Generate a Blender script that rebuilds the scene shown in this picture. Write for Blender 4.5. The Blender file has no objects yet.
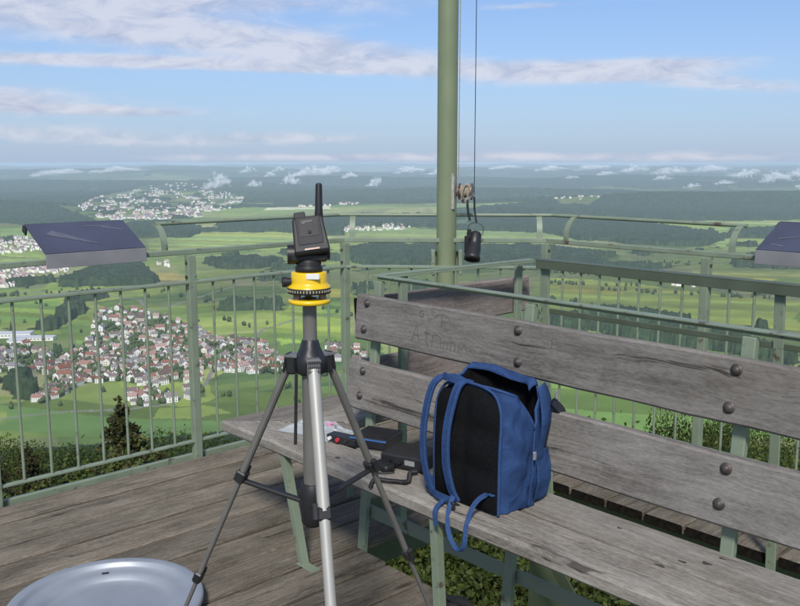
import bpy, bmesh, math, random
import numpy as np
from mathutils import Vector, Matrix
random.seed(7); rng = np.random.default_rng(11)
PI = math.pi
sc = bpy.context.scene
col = sc.collection

# ------------------------------------------------------------------ camera, world, sun, exposure
EYE = 1.58; PITCH = math.radians(9.1416); FOC = 870.0
cam_d = bpy.data.cameras.new('camera'); cam = bpy.data.objects.new('camera', cam_d); col.objects.link(cam)
cam.location = (0, 0, EYE); cam.rotation_euler = (PI/2 - PITCH, 0, 0)
cam_d.sensor_width = 36; cam_d.lens = 36*FOC/800; cam_d.clip_start = .05; cam_d.clip_end = 200000
sc.camera = cam
SUN_EL, SUN_AZ = 44.0, 184.0       # azimuth clockwise from the view direction (+Y): behind the camera
sd = Vector((math.sin(math.radians(SUN_AZ))*math.cos(math.radians(SUN_EL)), math.cos(math.radians(SUN_AZ))*math.cos(math.radians(SUN_EL)), math.sin(math.radians(SUN_EL))))
sl = bpy.data.lights.new('sun', 'SUN'); so = bpy.data.objects.new('sun', sl); col.objects.link(so)
sl.energy = 2.4; sl.angle = math.radians(9); sl.color = (1, .955, .89)
so.rotation_euler = sd.to_track_quat('Z', 'Y').to_euler()
sc.cycles.volume_bounces = 1; sc.cycles.transparent_max_bounces = 40
sc.view_settings.view_transform = 'Standard'; sc.view_settings.look = 'None'
sc.view_settings.exposure = 0.6; sc.view_settings.gamma = 1
try: sc.view_settings.use_curve_mapping = False
except Exception: pass

def build_world():
    w = bpy.data.worlds.new('World'); sc.world = w; w.use_nodes = True
    nt = w.node_tree; N = nt.nodes; L = nt.links; N.clear()
    out = N.new('ShaderNodeOutputWorld'); bg = N.new('ShaderNodeBackground'); L.new(bg.outputs[0], out.inputs[0])
    sky = N.new('ShaderNodeTexSky'); sky.sky_type = 'NISHITA'; sky.sun_disc = False
    sky.sun_elevation = math.radians(SUN_EL); sky.sun_rotation = math.radians(SUN_AZ)
    sky.air_density = 1.0; sky.dust_density = .6; sky.ozone_density = 2.0; sky.altitude = 900
    bg.inputs['Strength'].default_value = .1
    def M(op, a, b=None, clamp=False):
        n = N.new('ShaderNodeMath'); n.operation = op; n.use_clamp = clamp
        for i, v in enumerate((a, b)):
            if v is None: continue
            if isinstance(v, (int, float)): n.inputs[i].default_value = v
            else: L.new(v, n.inputs[i])
        return n.outputs[0]
    tc = N.new('ShaderNodeTexCoord'); sp = N.new('ShaderNodeSeparateXYZ'); L.new(tc.outputs['Generated'], sp.inputs[0])
    x, y, z = sp.outputs
    az = M('MULTIPLY', M('ARCTAN2', x, y), 180/PI)
    el = M('MULTIPLY', M('ARCSINE', z), 180/PI)
    def noise(sx, sy, scale, det, seed, rough=.6, dist=0):
        c = N.new('ShaderNodeCombineXYZ'); L.new(M('MULTIPLY', az, sx), c.inputs[0]); L.new(M('MULTIPLY', el, sy), c.inputs[1]); c.inputs[2].default_value = seed
        n = N.new('ShaderNodeTexNoise'); n.inputs['Scale'].default_value = scale; n.inputs['Detail'].default_value = det
        n.inputs['Roughness'].default_value = rough; n.inputs['Distortion'].default_value = dist; L.new(c.outputs[0], n.inputs['Vector'])
        return n.outputs[0]
    n1 = noise(.11, .42, 1.0, 10, 3.1, .60, .9); n2 = noise(.34, .95, 1.0, 9, 8.7, .62, .6)
    nn = M('ADD', M('MULTIPLY', n1, .62), M('MULTIPLY', n2, .38))
    # banks of cloud: azimuth, elevation, half widths, slope, weight
    banks = [(-19, 8.6, 12, 1.6, -.05, .62), (-8, 7.3, 10, 1.0, -.07, .56), (-21, 6.05, 10, .40, .01, .64), (-12, 6.0, 7, .32, -.02, .50), (-4, 5.9, 5, .35, -.03, .40),
             (-27, 4.0, 8, .75, -.05, .58), (-19, 3.15, 8, .38, -.01, .52), (-23, 1.8, 10, .55, 0, .46), (-7, 1.6, 6, .35, 0, .40), (-16, 1.2, 8, .3, 0, .36),
             (-10, 9.8, 12, .6, 0, .42), (3, 6.1, 9, .6, -.03, .50), (12, 5.45, 8, .55, .02, .56), (20, 4.7, 6, .5, -.07, .52), (16, 6.0, 6, .4, 0, .40), (-26, 10.8, 12, .8, 0, .5),
             (18, 9.9, 4, .25, .02, .34), (8, 9.6, 3, .2, .02, .34), (14, .40, 20, .34, 0, .46), (-8, .35, 10, .26, 0, .38), (60, 12, 22, 5, 0, .4), (120, 18, 30, 6, 0, .5), (-75, 10, 26, 4, 0, .5), (-140, 20, 34, 7, 0, .45), (175, 9, 22, 4, 0, .4)]
    tot = None
    for a0, e0, wa, we, sl_, wt in banks:
        da = M('SUBTRACT', az, a0)
        u = M('DIVIDE', da, wa)
        v = M('DIVIDE', M('SUBTRACT', M('SUBTRACT', el, e0), M('MULTIPLY', da, sl_)), we)
        g = M('MULTIPLY', M('EXPONENT', M('MULTIPLY', M('ADD', M('MULTIPLY', u, u), M('MULTIPLY', v, v)), -1.0)), wt)
        tot = g if tot is None else M('ADD', tot, g)
    high = N.new('ShaderNodeMapRange'); L.new(el, high.inputs[0]); high.inputs[1].default_value = 14; high.inputs[2].default_value = 40
    high.inputs[3].default_value = 0; high.inputs[4].default_value = .32
    tot = M('ADD', tot, high.outputs[0])
    tot = M('MINIMUM', tot, .66)
    m = N.new('ShaderNodeMapRange'); m.interpolation_type = 'SMOOTHSTEP'
    L.new(M('ADD', tot, nn), m.inputs[0]); m.inputs[1].default_value = .58; m.inputs[2].default_value = 1.16
    up = M('GREATER_THAN', el, -.1)
    fac = M('MULTIPLY', M('MULTIPLY', m.outputs[0], .80), up)
    shade = N.new('ShaderNodeMapRange'); L.new(n2, shade.inputs[0]); shade.inputs[1].default_value = .34; shade.inputs[2].default_value = .58
    cc = N.new('ShaderNodeMix'); cc.data_type = 'RGBA'; L.new(shade.outputs[0], cc.inputs[0])
    cc.inputs[6].default_value = (3.15, 3.4, 4.35, 1); cc.inputs[7].default_value = (4.75, 4.8, 5.35, 1)
    # clear sky colour: keep the Nishita sky, calmed towards an even blue
    tint = N.new('ShaderNodeMix'); tint.data_type = 'RGBA'; tint.blend_type = 'MULTIPLY'; tint.inputs[0].default_value = 1
    L.new(sky.outputs[0], tint.inputs[6]); tint.inputs[7].default_value = (.60, .73, .92, 1)
    low = M('MULTIPLY', M('EXPONENT', M('MULTIPLY', M('MAXIMUM', el, 0), -.11)), .93)
    hz = N.new('ShaderNodeMix'); hz.data_type = 'RGBA'; L.new(low, hz.inputs[0]); L.new(tint.outputs[2], hz.inputs[6]); hz.inputs[7].default_value = (2.6, 3.25, 4.4, 1)
    mx = N.new('ShaderNodeMix'); mx.data_type = 'RGBA'; L.new(fac, mx.inputs[0]); L.new(hz.outputs[2], mx.inputs[6]); L.new(cc.outputs[2], mx.inputs[7])
    L.new(mx.outputs[2], bg.inputs['Color'])
build_world()

# ------------------------------------------------------------------ frames and helpers
A0 = math.radians(47.5)
UR = Vector((math.sin(A0), math.cos(A0), 0))       # along the deck planks
UB = Vector((math.cos(A0), -math.sin(A0), 0))      # along the long bench
UZ = Vector((0, 0, 1))
def W(b, r, z=0.0): return UB*b + UR*r + UZ*z
def ground_at(px, py, z=-300.0):
    """bearing and dip (given on a 800 px wide survey photo) -> point on the plain"""
    a = (px-400)/FOC; b = (303-py)/FOC
    d = Vector((a, math.cos(PITCH)+b*math.sin(PITCH), -math.sin(PITCH)+b*math.cos(PITCH)))
    t = (z-EYE)/d.z
    return Vector((d.x*t, d.y*t))
WM = {}
def tag(o, label=None, cat=None, group=None, kind=None):
    if label: o['label'] = label
    if cat: o['category'] = cat
    if group: o['group'] = group
    if kind: o['kind'] = kind
    return o
def empty(name, loc, label=None, cat=None, group=None, kind=None):
    o = bpy.data.objects.new(name, None); o.empty_display_size = .1; col.objects.link(o); o.location = loc
    WM[o.name] = Matrix.Translation(Vector(loc)); return tag(o, label, cat, group, kind)
def link(name, me, parent=None, M=None):
    o = bpy.data.objects.new(name, me); col.objects.link(o)
    M = M or Matrix.Identity(4); WM[o.name] = M
    if parent is not None:
        o.parent = parent; o.matrix_basis = WM[parent.name].inverted() @ M
    else: o.matrix_basis = M
    return o
class MB:
    def __init__(s): s.v = []; s.f = []; s.m = []; s.sm = []
    def add(s, vs, fs, mi=0, smooth=False):
        k = len(s.v); s.v += [tuple(x) for x in vs]; s.f += [tuple(i+k for i in f) for f in fs]; s.m += [mi]*len(fs); s.sm += [smooth]*len(fs); return s
    def box(s, c, ax, ay, az, mi=0, ch=0.0):
        """centre, three half-extent vectors; ch chamfers all edges a little"""
        c = Vector(c); ax = Vector(ax); ay = Vector(ay); az = Vector(az)
        if ch <= 0:
            vs = [c+ax*i+ay*j+az*k for i in (-1, 1) for j in (-1, 1) for k in (-1, 1)]
            return s.add(vs, [(0,1,3,2),(4,6,7,5),(0,4,5,1),(2,3,7,6),(0,2,6,4),(1,5,7,3)], mi)
        lx, ly, lz = ax.length, ay.length, az.length
        ch = min(ch, .45*min(lx, ly, lz)*2)
        vs = []; idx = {}
        for i in (-1, 1):
            for j in (-1, 1):
                for k in (-1, 1):
                    for q in range(3):
                        sx = 1 if q == 0 else 1-ch/lx; sy = 1 if q == 1 else 1-ch/ly; sz = 1 if q == 2 else 1-ch/lz
                        idx[(i,j,k,q)] = len(vs); vs.append(c+ax*i*sx+ay*j*sy+az*k*sz)
        F = []
        for q in range(3):
            for sg in (-1, 1):
                o1, o2 = [t for t in range(3) if t != q]
                quad = []
                for a, b in ((-1,-1),(1,-1),(1,1),(-1,1)):
                    p = [0,0,0]; p[q] = sg; p[o1] = a; p[o2] = b; quad.append(idx[(*p, q)])
                F.append(tuple(quad))
        for q in range(3):                       # edges parallel to axis q
            o1, o2 = [t for t in range(3) if t != q]
            for a in (-1, 1):
                for b in (-1, 1):
                    def g(e, which):
                        p = [0,0,0]; p[q] = e; p[o1] = a; p[o2] = b; return idx[(*p, which)]
                    F.append((g(-1,o1), g(1,o1), g(1,o2), g(-1,o2)))
        for i in (-1, 1):
            for j in (-1, 1):
                for k in (-1, 1): F.append((idx[(i,j,k,0)], idx[(i,j,k,1)], idx[(i,j,k,2)]))
        return s.add(vs, F, mi)
    def bar(s, p, q, w, d, up=UZ, mi=0, ch=.002):
        """rectangular bar p->q; w = width across (perp. to up and the axis), d = depth along up"""
        p = Vector(p); q = Vector(q); a = (q-p); L = a.length; a.normalize()
        sx = a.cross(Vector(up))
        if sx.length < 1e-4: sx = a.cross(Vector((1,0,0)))
        sx.normalize(); u = sx.cross(a).normalized()
        return s.box((p+q)/2, a*L/2, sx*w/2, u*d/2, mi, ch)
    def tube(s, pts, r, n=10, mi=0, cap=True, smooth=True):
        pts = [Vector(p) for p in pts]; k = len(pts); rs = r if isinstance(r, (list, tuple)) else [r]*k
        vs = []; prev = None
        for i in range(k):
            t = (pts[min(i+1, k-1)]-pts[max(i-1, 0)]).normalized()
            if prev is None:
                ref = Vector((0,0,1)) if abs(t.z) < .9 else Vector((1,0,0))
                u = t.cross(ref).normalized()
            else: u = (prev - t*prev.dot(t)).normalized()
            prev = u; v = t.cross(u)
            for j in range(n):
                a = 2*PI*j/n; vs.append(pts[i]+(u*math.cos(a)+v*math.sin(a))*rs[i])
        fs = [(i*n+j, i*n+(j+1) % n, (i+1)*n+(j+1) % n, (i+1)*n+j) for i in range(k-1) for j in range(n)]
        s.add(vs, fs, mi, smooth)
        if cap: s.add(vs[:n], [tuple(range(n-1, -1, -1))], mi); s.add(vs[-n:], [tuple(range(n))], mi)
        return s
    def lathe(s, c, prof, n=32, mi=0, axis=UZ, smooth=True, ref=None):
        """prof: (radius, height) list about axis through c"""
        c = Vector(c); ax = Vector(axis).normalized(); r0 = Vector(ref) if ref else (Vector((1,0,0)) if abs(ax.x) < .9 else Vector((0,1,0)))
        u = (r0-ax*r0.dot(ax)).normalized(); v = ax.cross(u); vs = []
        for r, hh in prof:
            for j in range(n):
                a = 2*PI*j/n; vs.append(c+ax*hh+(u*math.cos(a)+v*math.sin(a))*r)
        fs = [(i*n+j, i*n+(j+1) % n, (i+1)*n+(j+1) % n, (i+1)*n+j) for i in range(len(prof)-1) for j in range(n)]
        return s.add(vs, fs, mi, smooth)
    def ribbon(s, pts, wdirs, w, t=.003, mi=0):
        """strap along pts; wdirs one direction or one per point"""
        pts = [Vector(p) for p in pts]; k = len(pts); vs = []
        for i, p in enumerate(pts):
            tg = (pts[min(i+1, k-1)]-pts[max(i-1, 0)]).normalized()
            wd = Vector(wdirs[i] if isinstance(wdirs, list) else wdirs); wd = (wd-tg*wd.dot(tg)).normalized(); nn = tg.cross(wd)
            for a, b in ((-1,-1),(1,-1),(1,1),(-1,1)): vs.append(p+wd*a*w/2+nn*b*t/2)
        fs = [(i*4+j, i*4+(j+1) % 4, (i+1)*4+(j+1) % 4, (i+1)*4+j) for i in range(k-1) for j in range(4)]
        fs += [(3,2,1,0), tuple((k-1)*4+j for j in range(4))]
        return s.add(vs, fs, mi, False)
    def build(s, name, mats, parent=None, M=None):
        me = bpy.data.meshes.new(name)
        vs = s.v
        if M is not None:
            Mi = M.inverted(); vs = [Mi @ Vector(v) for v in s.v]
        elif parent is not None:
            M = WM[parent.name]; Mi = M.inverted(); vs = [Mi @ Vector(v) for v in s.v]
        me.from_pydata(vs, [], s.f)
        mats = mats if isinstance(mats, (list, tuple)) else [mats]
        for m in mats: me.materials.append(m)
        me.polygons.foreach_set('material_index', s.m); me.polygons.foreach_set('use_smooth', s.sm)
        bm = bmesh.new(); bm.from_mesh(me); bmesh.ops.recalc_face_normals(bm, faces=bm.faces); bm.to_mesh(me); bm.free()
        me.update(); return link(name, me, parent, M)
def bez(pts, n=24):
    """Catmull-Rom through pts"""
    P = [Vector(p) for p in pts]; P = [P[0]*2-P[1]] + P + [P[-1]*2-P[-2]]; out = []
    segs = len(P)-3
    for i in range(segs):
        for j in range(n//segs + 1):
            t = j/(n//segs + 1); p0, p1, p2, p3 = P[i:i+4]
            out.append(.5*((2*p1)+(p2-p0)*t+(2*p0-5*p1+4*p2-p3)*t*t+(3*p1-p0-3*p2+p3)*t**3))
    out.append(P[-2]); return out

# ------------------------------------------------------------------ materials
def new_mat(name):
    m = bpy.data.materials.new(name); m.use_nodes = True; nt = m.node_tree
    return m, nt.nodes, nt.links, nt.nodes['Principled BSDF']
def plain(name, c, rough=.5, metal=0.0, var=.12, scale=20, bump=.0, spec=.5, dirt=None, each=0, bdist=.002, warp=0):
    m, N, L, B = new_mat(name)
    tc = N.new('ShaderNodeTexCoord'); n = N.new('ShaderNodeTexNoise'); n.inputs['Scale'].default_value = scale; n.inputs['Detail'].default_value = 6
    L.new(tc.outputs['Object'], n.inputs['Vector'])
    r = N.new('ShaderNodeValToRGB'); L.new(n.outputs[0], r.inputs[0])
    r.color_ramp.elements[0].position = .3; r.color_ramp.elements[1].position = .7
    r.color_ramp.elements[0].color = tuple(x*(1-var) for x in c)+(1,); r.color_ramp.elements[1].color = tuple(min(1, x*(1+var)) for x in c)+(1,)
    n.inputs['Distortion'].default_value = warp
    src = r.outputs[0]
    if each:
        oi = N.new('ShaderNodeObjectInfo'); hs = N.new('ShaderNodeHueSaturation'); L.new(src, hs.inputs['Color'])
        for k_, lo, hi in (('Value', 1-each, 1+each), ('Saturation', 1.15, 1-each*1.2)):
            q = N.new('ShaderNodeMapRange'); L.new(oi.outputs['Random'], q.inputs[0]); q.inputs[3].default_value = lo; q.inputs[4].default_value = hi; L.new(q.outputs[0], hs.inputs[k_])
        src = hs.outputs[0]
    if dirt:
        n3 = N.new('ShaderNodeTexNoise'); n3.inputs['Scale'].default_value = dirt[1]; n3.inputs['Detail'].default_value = 9; n3.inputs['Roughness'].default_value = .7
        L.new(tc.outputs['Object'], n3.inputs['Vector'])
        mr = N.new('ShaderNodeMapRange'); L.new(n3.outputs[0], mr.inputs[0]); mr.inputs[1].default_value = dirt[2]; mr.inputs[2].default_value = dirt[2]+.08
        mx = N.new('ShaderNodeMix'); mx.data_type = 'RGBA'; L.new(mr.outputs[0], mx.inputs[0]); L.new(src, mx.inputs[6]); mx.inputs[7].default_value = dirt[0]+(1,)
        src = mx.outputs[2]
    L.new(src, B.inputs['Base Color']); B.inputs['Metallic'].default_value = metal; B.inputs['Specular IOR Level'].default_value = spec
    rr = N.new('ShaderNodeMapRange'); L.new(n.outputs[0], rr.inputs[0]); rr.inputs[3].default_value = max(0, rough-.08); rr.inputs[4].default_value = min(1, rough+.08); L.new(rr.outputs[0], B.inputs['Roughness'])
    if bump:
        b = N.new('ShaderNodeBump'); b.inputs['Strength'].default_value = bump; b.inputs['Distance'].default_value = bdist; L.new(n.outputs[0], b.inputs['Height']); L.new(b.outputs[0], B.inputs['Normal'])
    return m
def wood(name, dark, mid, light, moss=.0, rough=.9, brown=(.16, .10, .065), brownness=.35):
    m, N, L, B = new_mat(name)
    tc = N.new('ShaderNodeTexCoord'); oi = N.new('ShaderNodeObjectInfo')
    off = N.new('ShaderNodeVectorMath'); off.operation = 'MULTIPLY_ADD'
    cmb = N.new('ShaderNodeCombineXYZ'); 
    for i, k in enumerate((37.0, 11.0, 23.0)):
        q = N.new('ShaderNodeMath'); q.operation = 'MULTIPLY'; L.new(oi.outputs['Random'], q.inputs[0]); q.inputs[1].default_value = k; L.new(q.outputs[0], cmb.inputs[i])
    ad = N.new('ShaderNodeVectorMath'); ad.operation = 'ADD'; L.new(tc.outputs['Object'], ad.inputs[0]); L.new(cmb.outputs[0], ad.inputs[1])
    def mp(sx, sy, sz):
        q = N.new('ShaderNodeMapping'); q.inputs['Scale'].default_value = (sx, sy, sz); L.new(ad.outputs[0], q.inputs[0]); return q.outputs[0]
    def noise(v, s, d, ro=.6, di=0):
        q = N.new('ShaderNodeTexNoise'); q.inputs['Scale'].default_value = s; q.inputs['Detail'].default_value = d; q.inputs['Roughness'].default_value = ro; q.inputs['Distortion'].default_value = di; L.new(v, q.inputs['Vector']); return q.outputs[0]
    # warped grain: knots bend the lines
    warp = noise(mp(1.6, 5, 5), 1.0, 3)
    gv = N.new('ShaderNodeVectorMath'); gv.operation = 'MULTIPLY_ADD'
    cw = N.new('ShaderNodeCombineXYZ'); L.new(warp, cw.inputs[1]); L.new(warp, cw.inputs[2])
    L.new(cw.outputs[0], gv.inputs[0]); gv.inputs[1].default_value = (0, .12, .12); L.new(ad.outputs[0], gv.inputs[2])
    mpg = N.new('ShaderNodeMapping'); mpg.inputs['Scale'].default_value = (2.2, 95, 95); L.new(gv.outputs[0], mpg.inputs[0])
    g1 = noise(mpg.outputs[0], 1.0, 7, .7)
    mpg2 = N.new('ShaderNodeMapping'); mpg2.inputs['Scale'].default_value = (1.0, 26, 26); L.new(gv.outputs[0], mpg2.inputs[0])
    g2 = noise(mpg2.outputs[0], 1.0, 5, .6)
    blot = noise(mp(2.5, 7, 7), 1.0, 8, .7)
    fine = noise(mp(60, 160, 160), 1.0, 3, .6)
    def mth(op, a, b, cl=False):
        q = N.new('ShaderNodeMath'); q.operation = op; q.use_clamp = cl
        for i, v in enumerate((a, b)):
            if isinstance(v, (int, float)): q.inputs[i].default_value = v
            else: L.new(v, q.inputs[i])
        return q.outputs[0]
    val = mth('ADD', mth('ADD', mth('MULTIPLY', g1, .33), mth('MULTIPLY', g2, .12)), mth('ADD', mth('MULTIPLY', blot, .36), mth('MULTIPLY', fine, .19)))
    r = N.new('ShaderNodeValToRGB'); L.new(val, r.inputs[0])
    e = r.color_ramp.elements; e[0].position = .37; e[0].color = dark+(1,); e[1].position = .62; e[1].color = light+(1,)
    k = e.new(.49); k.color = mid+(1,)
    # brown, less weathered patches
    bp = noise(mp(1.1, 4, 4), 1.0, 5, .65); mr = N.new('ShaderNodeMapRange'); L.new(bp, mr.inputs[0]); mr.inputs[1].default_value = .5; mr.inputs[2].default_value = .75; mr.inputs[4].default_value = brownness
    mx = N.new('ShaderNodeMix'); mx.data_type = 'RGBA'; L.new(mr.outputs[0], mx.inputs[0]); L.new(r.outputs[0], mx.inputs[6]); mx.inputs[7].default_value = brown+(1,)
    src = mx.outputs[2]
    # dark damp blotches
    db = noise(mp(1.7, 5.5, 5.5), 1.0, 9, .72); dm = N.new('ShaderNodeMapRange'); L.new(db, dm.inputs[0]); dm.inputs[1].default_value = .55; dm.inputs[2].default_value = .70; dm.inputs[4].default_value = .42
    mxd = N.new('ShaderNodeMix'); mxd.data_type = 'RGBA'; L.new(dm.outputs[0], mxd.inputs[0]); L.new(src, mxd.inputs[6]); mxd.inputs[7].default_value = (.045, .038, .031, 1); src = mxd.outputs[2]
    # cracks along the grain
    cr = N.new('ShaderNodeMapRange'); L.new(g2, cr.inputs[0]); cr.inputs[1].default_value = .36; cr.inputs[2].default_value = .30; cr.inputs[3].default_value = 0; cr.inputs[4].default_value = .8
    mx2 = N.new('ShaderNodeMix'); mx2.data_type = 'RGBA'; L.new(cr.outputs[0], mx2.inputs[0]); L.new(src, mx2.inputs[6]); mx2.inputs[7].default_value = (.025, .02, .017, 1); src = mx2.outputs[2]
    # knots
    vo = N.new('ShaderNodeTexVoronoi'); vo.inputs['Scale'].default_value = 1; L.new(mp(1.3, 4.2, 3), vo.inputs['Vector'])
    kn = N.new('ShaderNodeMapRange'); L.new(vo.outputs[0], kn.inputs[0]); kn.inputs[1].default_value = .085; kn.inputs[2].default_value = .03; kn.inputs[4].default_value = .85
    mx3 = N.new('ShaderNodeMix'); mx3.data_type = 'RGBA'; L.new(kn.outputs[0], mx3.inputs[0]); L.new(src, mx3.inputs[6]); mx3.inputs[7].default_value = (.05, .035, .025, 1); src = mx3.outputs[2]
    if moss:
        ms = noise(mp(3, 9, 9), 1.0, 9, .75); mm = N.new('ShaderNodeMapRange'); L.new(ms, mm.inputs[0]); mm.inputs[1].default_value = .56; mm.inputs[2].default_value = .72; mm.inputs[4].default_value = moss
        mx4 = N.new('ShaderNodeMix'); mx4.data_type = 'RGBA'; L.new(mm.outputs[0], mx4.inputs[0]); L.new(src, mx4.inputs[6]); mx4.inputs[7].default_value = (.075, .08, .04, 1); src = mx4.outputs[2]
    # each board its own tone
    hs = N.new('ShaderNodeHueSaturation'); L.new(src, hs.inputs['Color']); tv = N.new('ShaderNodeMapRange'); L.new(oi.outputs['Random'], tv.inputs[0]); tv.inputs[3].default_value = .82; tv.inputs[4].default_value = 1.16; L.new(tv.outputs[0], hs.inputs['Value'])
    L.new(hs.outputs[0], B.inputs['Base Color']); B.inputs['Roughness'].default_value = rough; B.inputs['Specular IOR Level'].default_value = .25
    b = N.new('ShaderNodeBump'); b.inputs['Strength'].default_value = .9; b.inputs['Distance'].default_value = .004
    L.new(mth('SUBTRACT', val, mth('MULTIPLY', cr.outputs[0], .5)), b.inputs['Height']); L.new(b.outputs[0], B.inputs['Normal'])
    return m
M_deck = wood('weathered deck wood', (.046, .038, .028), (.146, .124, .092), (.278, .242, .186), moss=.6, brownness=.22)
M_end = plain('shadowed end grain', (.013, .011, .009), .95, var=.5, scale=50, bump=.6, spec=.05)  # end grain, darkened further to hold the shadow on plank ends
M_knot = plain('dark knot', (.045, .034, .026), .9, var=.5, scale=120, bump=.5)
M_seat = wood('weathered seat wood', (.082, .072, .059), (.218, .198, .166), (.35, .325, .28), moss=.15, brownness=.22)
M_back = wood('grey backrest wood', (.082, .074, .065), (.205, .189, .167), (.325, .303, .27), moss=.10, brownness=.18)
M_red = wood('brown backrest wood', (.085, .068, .060), (.205, .172, .152), (.30, .262, .235), moss=.05, brownness=.3)
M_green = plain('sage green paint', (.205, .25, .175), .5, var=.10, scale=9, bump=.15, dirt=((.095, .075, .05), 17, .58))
M_gdark = plain('darkened green paint', (.085, .105, .068), .5, var=.12, scale=9, bump=.15, dirt=((.08, .06, .045), 9, .64))  # darkened copy of the green; paints shade onto the far stairwell rail
M_pole = plain('olive pole paint', (.20, .235, .135), .40, var=.07, scale=6, dirt=((.16, .07, .045), 22, .66))
M_bolt = plain('rusty bolt', (.085, .072, .064), .55, .4, var=.3, scale=60)
M_alu = plain('dull aluminium', (.34, .37, .40), .48, .4, var=.08, scale=7, bump=.05)
M_silver = plain('silver tube', (.40, .385, .345), .48, .25, var=.05, scale=12)
M_grey = plain('dark grey tube', (.17, .162, .145), .45, .2, var=.1, scale=14)
M_black = plain('black plastic', (.018, .018, .019), .45, var=.2, scale=30)
M_char = plain('charcoal plastic', (.020, .0195, .021), .5, spec=.3, var=.15, scale=30)
M_face = plain('grey face plate', (.034, .034, .037), .55, spec=.25, var=.08, scale=30)
M_yellow = plain('yellow enamel', (.80, .52, .012), .32, var=.04, scale=10)
M_blue = plain('blue backpack nylon', (.023, .056, .150), .8, spec=.25, var=.30, scale=7, bump=1.0, bdist=.012, warp=1.6)
M_blue2 = plain('blue webbing', (.027, .064, .168), .78, spec=.25, var=.2, scale=120, bump=.5)
M_mesh = plain('black mesh fabric', (.008, .008, .009), .95, var=.4, scale=180, bump=.6, spec=.1)
M_panel = plain('dark blue enamel panel', (.060, .066, .100), .34, var=.15, scale=5)
M_lip = plain('steel panel edge', (.27, .26, .265), .45, .2, var=.1, scale=8)
M_bag = plain('thin pale plastic', (.55, .60, .62), .25, var=.1, scale=18, bump=.8)
M_bag2 = plain('worn grey plate', (.42, .40, .36), .5, .2, var=.2, scale=30, dirt=((.16, .08, .05), 25, .58))
M_pink = plain('pink print', (.75, .22, .36), .4)
M_white = plain('white paint', (.78, .77, .73), .5, var=.05)
M_redc = plain('red cap', (.5, .04, .05), .4)
M_rope = plain('pale rope', (.30, .26, .19), .85, var=.25, scale=90)
M_pouch = plain('black pouch cloth', (.014, .014, .016), .9, var=.3, scale=40, bump=.4)
M_brass = plain('worn steel', (.20, .15, .13), .4, .5, var=.3, scale=25)
def leaf_mat(name, a, b, c):
    m, N, L, B = new_mat(name)
    g = N.new('ShaderNodeNewGeometry'); oi = N.new('ShaderNodeObjectInfo')
    r = N.new('ShaderNodeValToRGB'); L.new(g.outputs['Random Per Island'], r.inputs[0]); e = r.color_ramp.elements
    e[0].color = a+(1,); e[1].color = c+(1,); k = e.new(.5); k.color = b+(1,)
    hs = N.new('ShaderNodeHueSaturation'); L.new(r.outputs[0], hs.inputs['Color'])
    v = N.new('ShaderNodeMapRange'); L.new(oi.outputs['Random'], v.inputs[0]); v.inputs[3].default_value = .75; v.inputs[4].default_value = 1.25; L.new(v.outputs[0], hs.inputs['Value'])
    L.new(hs.outputs[0], B.inputs['Base Color']); B.inputs['Roughness'].default_value = .6; B.inputs['Specular IOR Level'].default_value = .3
    tr = N.new('ShaderNodeBsdfTranslucent'); L.new(hs.outputs[0], tr.inputs[0]); ms = N.new('ShaderNodeMixShader'); ms.inputs[0].default_value = .3
    L.new(B.outputs[0], ms.inputs[1]); L.new(tr.outputs[0], ms.inputs[2]); L.new(ms.outputs[0], N['Material Output'].inputs[0])
    return m
M_leaf = leaf_mat('broad leaves', (.026, .048, .010), (.045, .074, .015), (.075, .105, .022))
M_leaf2 = leaf_mat('spring leaves', (.034, .055, .010), (.070, .095, .017), (.125, .145, .030))
M_need = leaf_mat('spruce needles', (.026, .036, .011), (.058, .060, .019), (.105, .086, .028))
M_bark = plain('bark', (.07, .05, .035), .95, var=.4, scale=14, bump=.8)

# ------------------------------------------------------------------ land
def hash2(ix, iy, s):
    h = np.sin(ix*127.1+iy*311.7+s*74.7)*43758.5453; return h-np.floor(h)
def vnoise(x, y, s=0):
    ix = np.floor(x); iy = np.floor(y); fx = x-ix; fy = y-iy; fx = fx*fx*(3-2*fx); fy = fy*fy*(3-2*fy)
    a = hash2(ix, iy, s); b = hash2(ix+1, iy, s); c = hash2(ix, iy+1, s); d = hash2(ix+1, iy+1, s)
    return a*(1-fx)*(1-fy)+b*fx*(1-fy)+c*(1-fx)*fy+d*fx*fy
def fbm(x, y, o=4, s=0):
    t = 0; a = .5
    for i in range(o): t = t+a*vnoise(x, y, s+i*13); x = x*2.03+17.3; y = y*2.03+5.1; a *= .5
    return t/(1-.5**o)
def sstep(a, b, x):
    t = np.clip((x-a)/(b-a), 0, 1); return t*t*(3-2*t)
def poly_mask(x, y, px):
    P = [ground_at(*p) for p in px]; n = len(P); ins = np.zeros(x.shape, bool)
    for i in range(n):
        x1, y1 = P[i]; x2, y2 = P[(i+1) % n]
        c = ((y1 > y) != (y2 > y)) & (x < (x2-x1)*(y-y1)/((y2-y1) if abs(y2-y1) > 1e-9 else 1e-9)+x1); ins ^= c
    return ins
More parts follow.
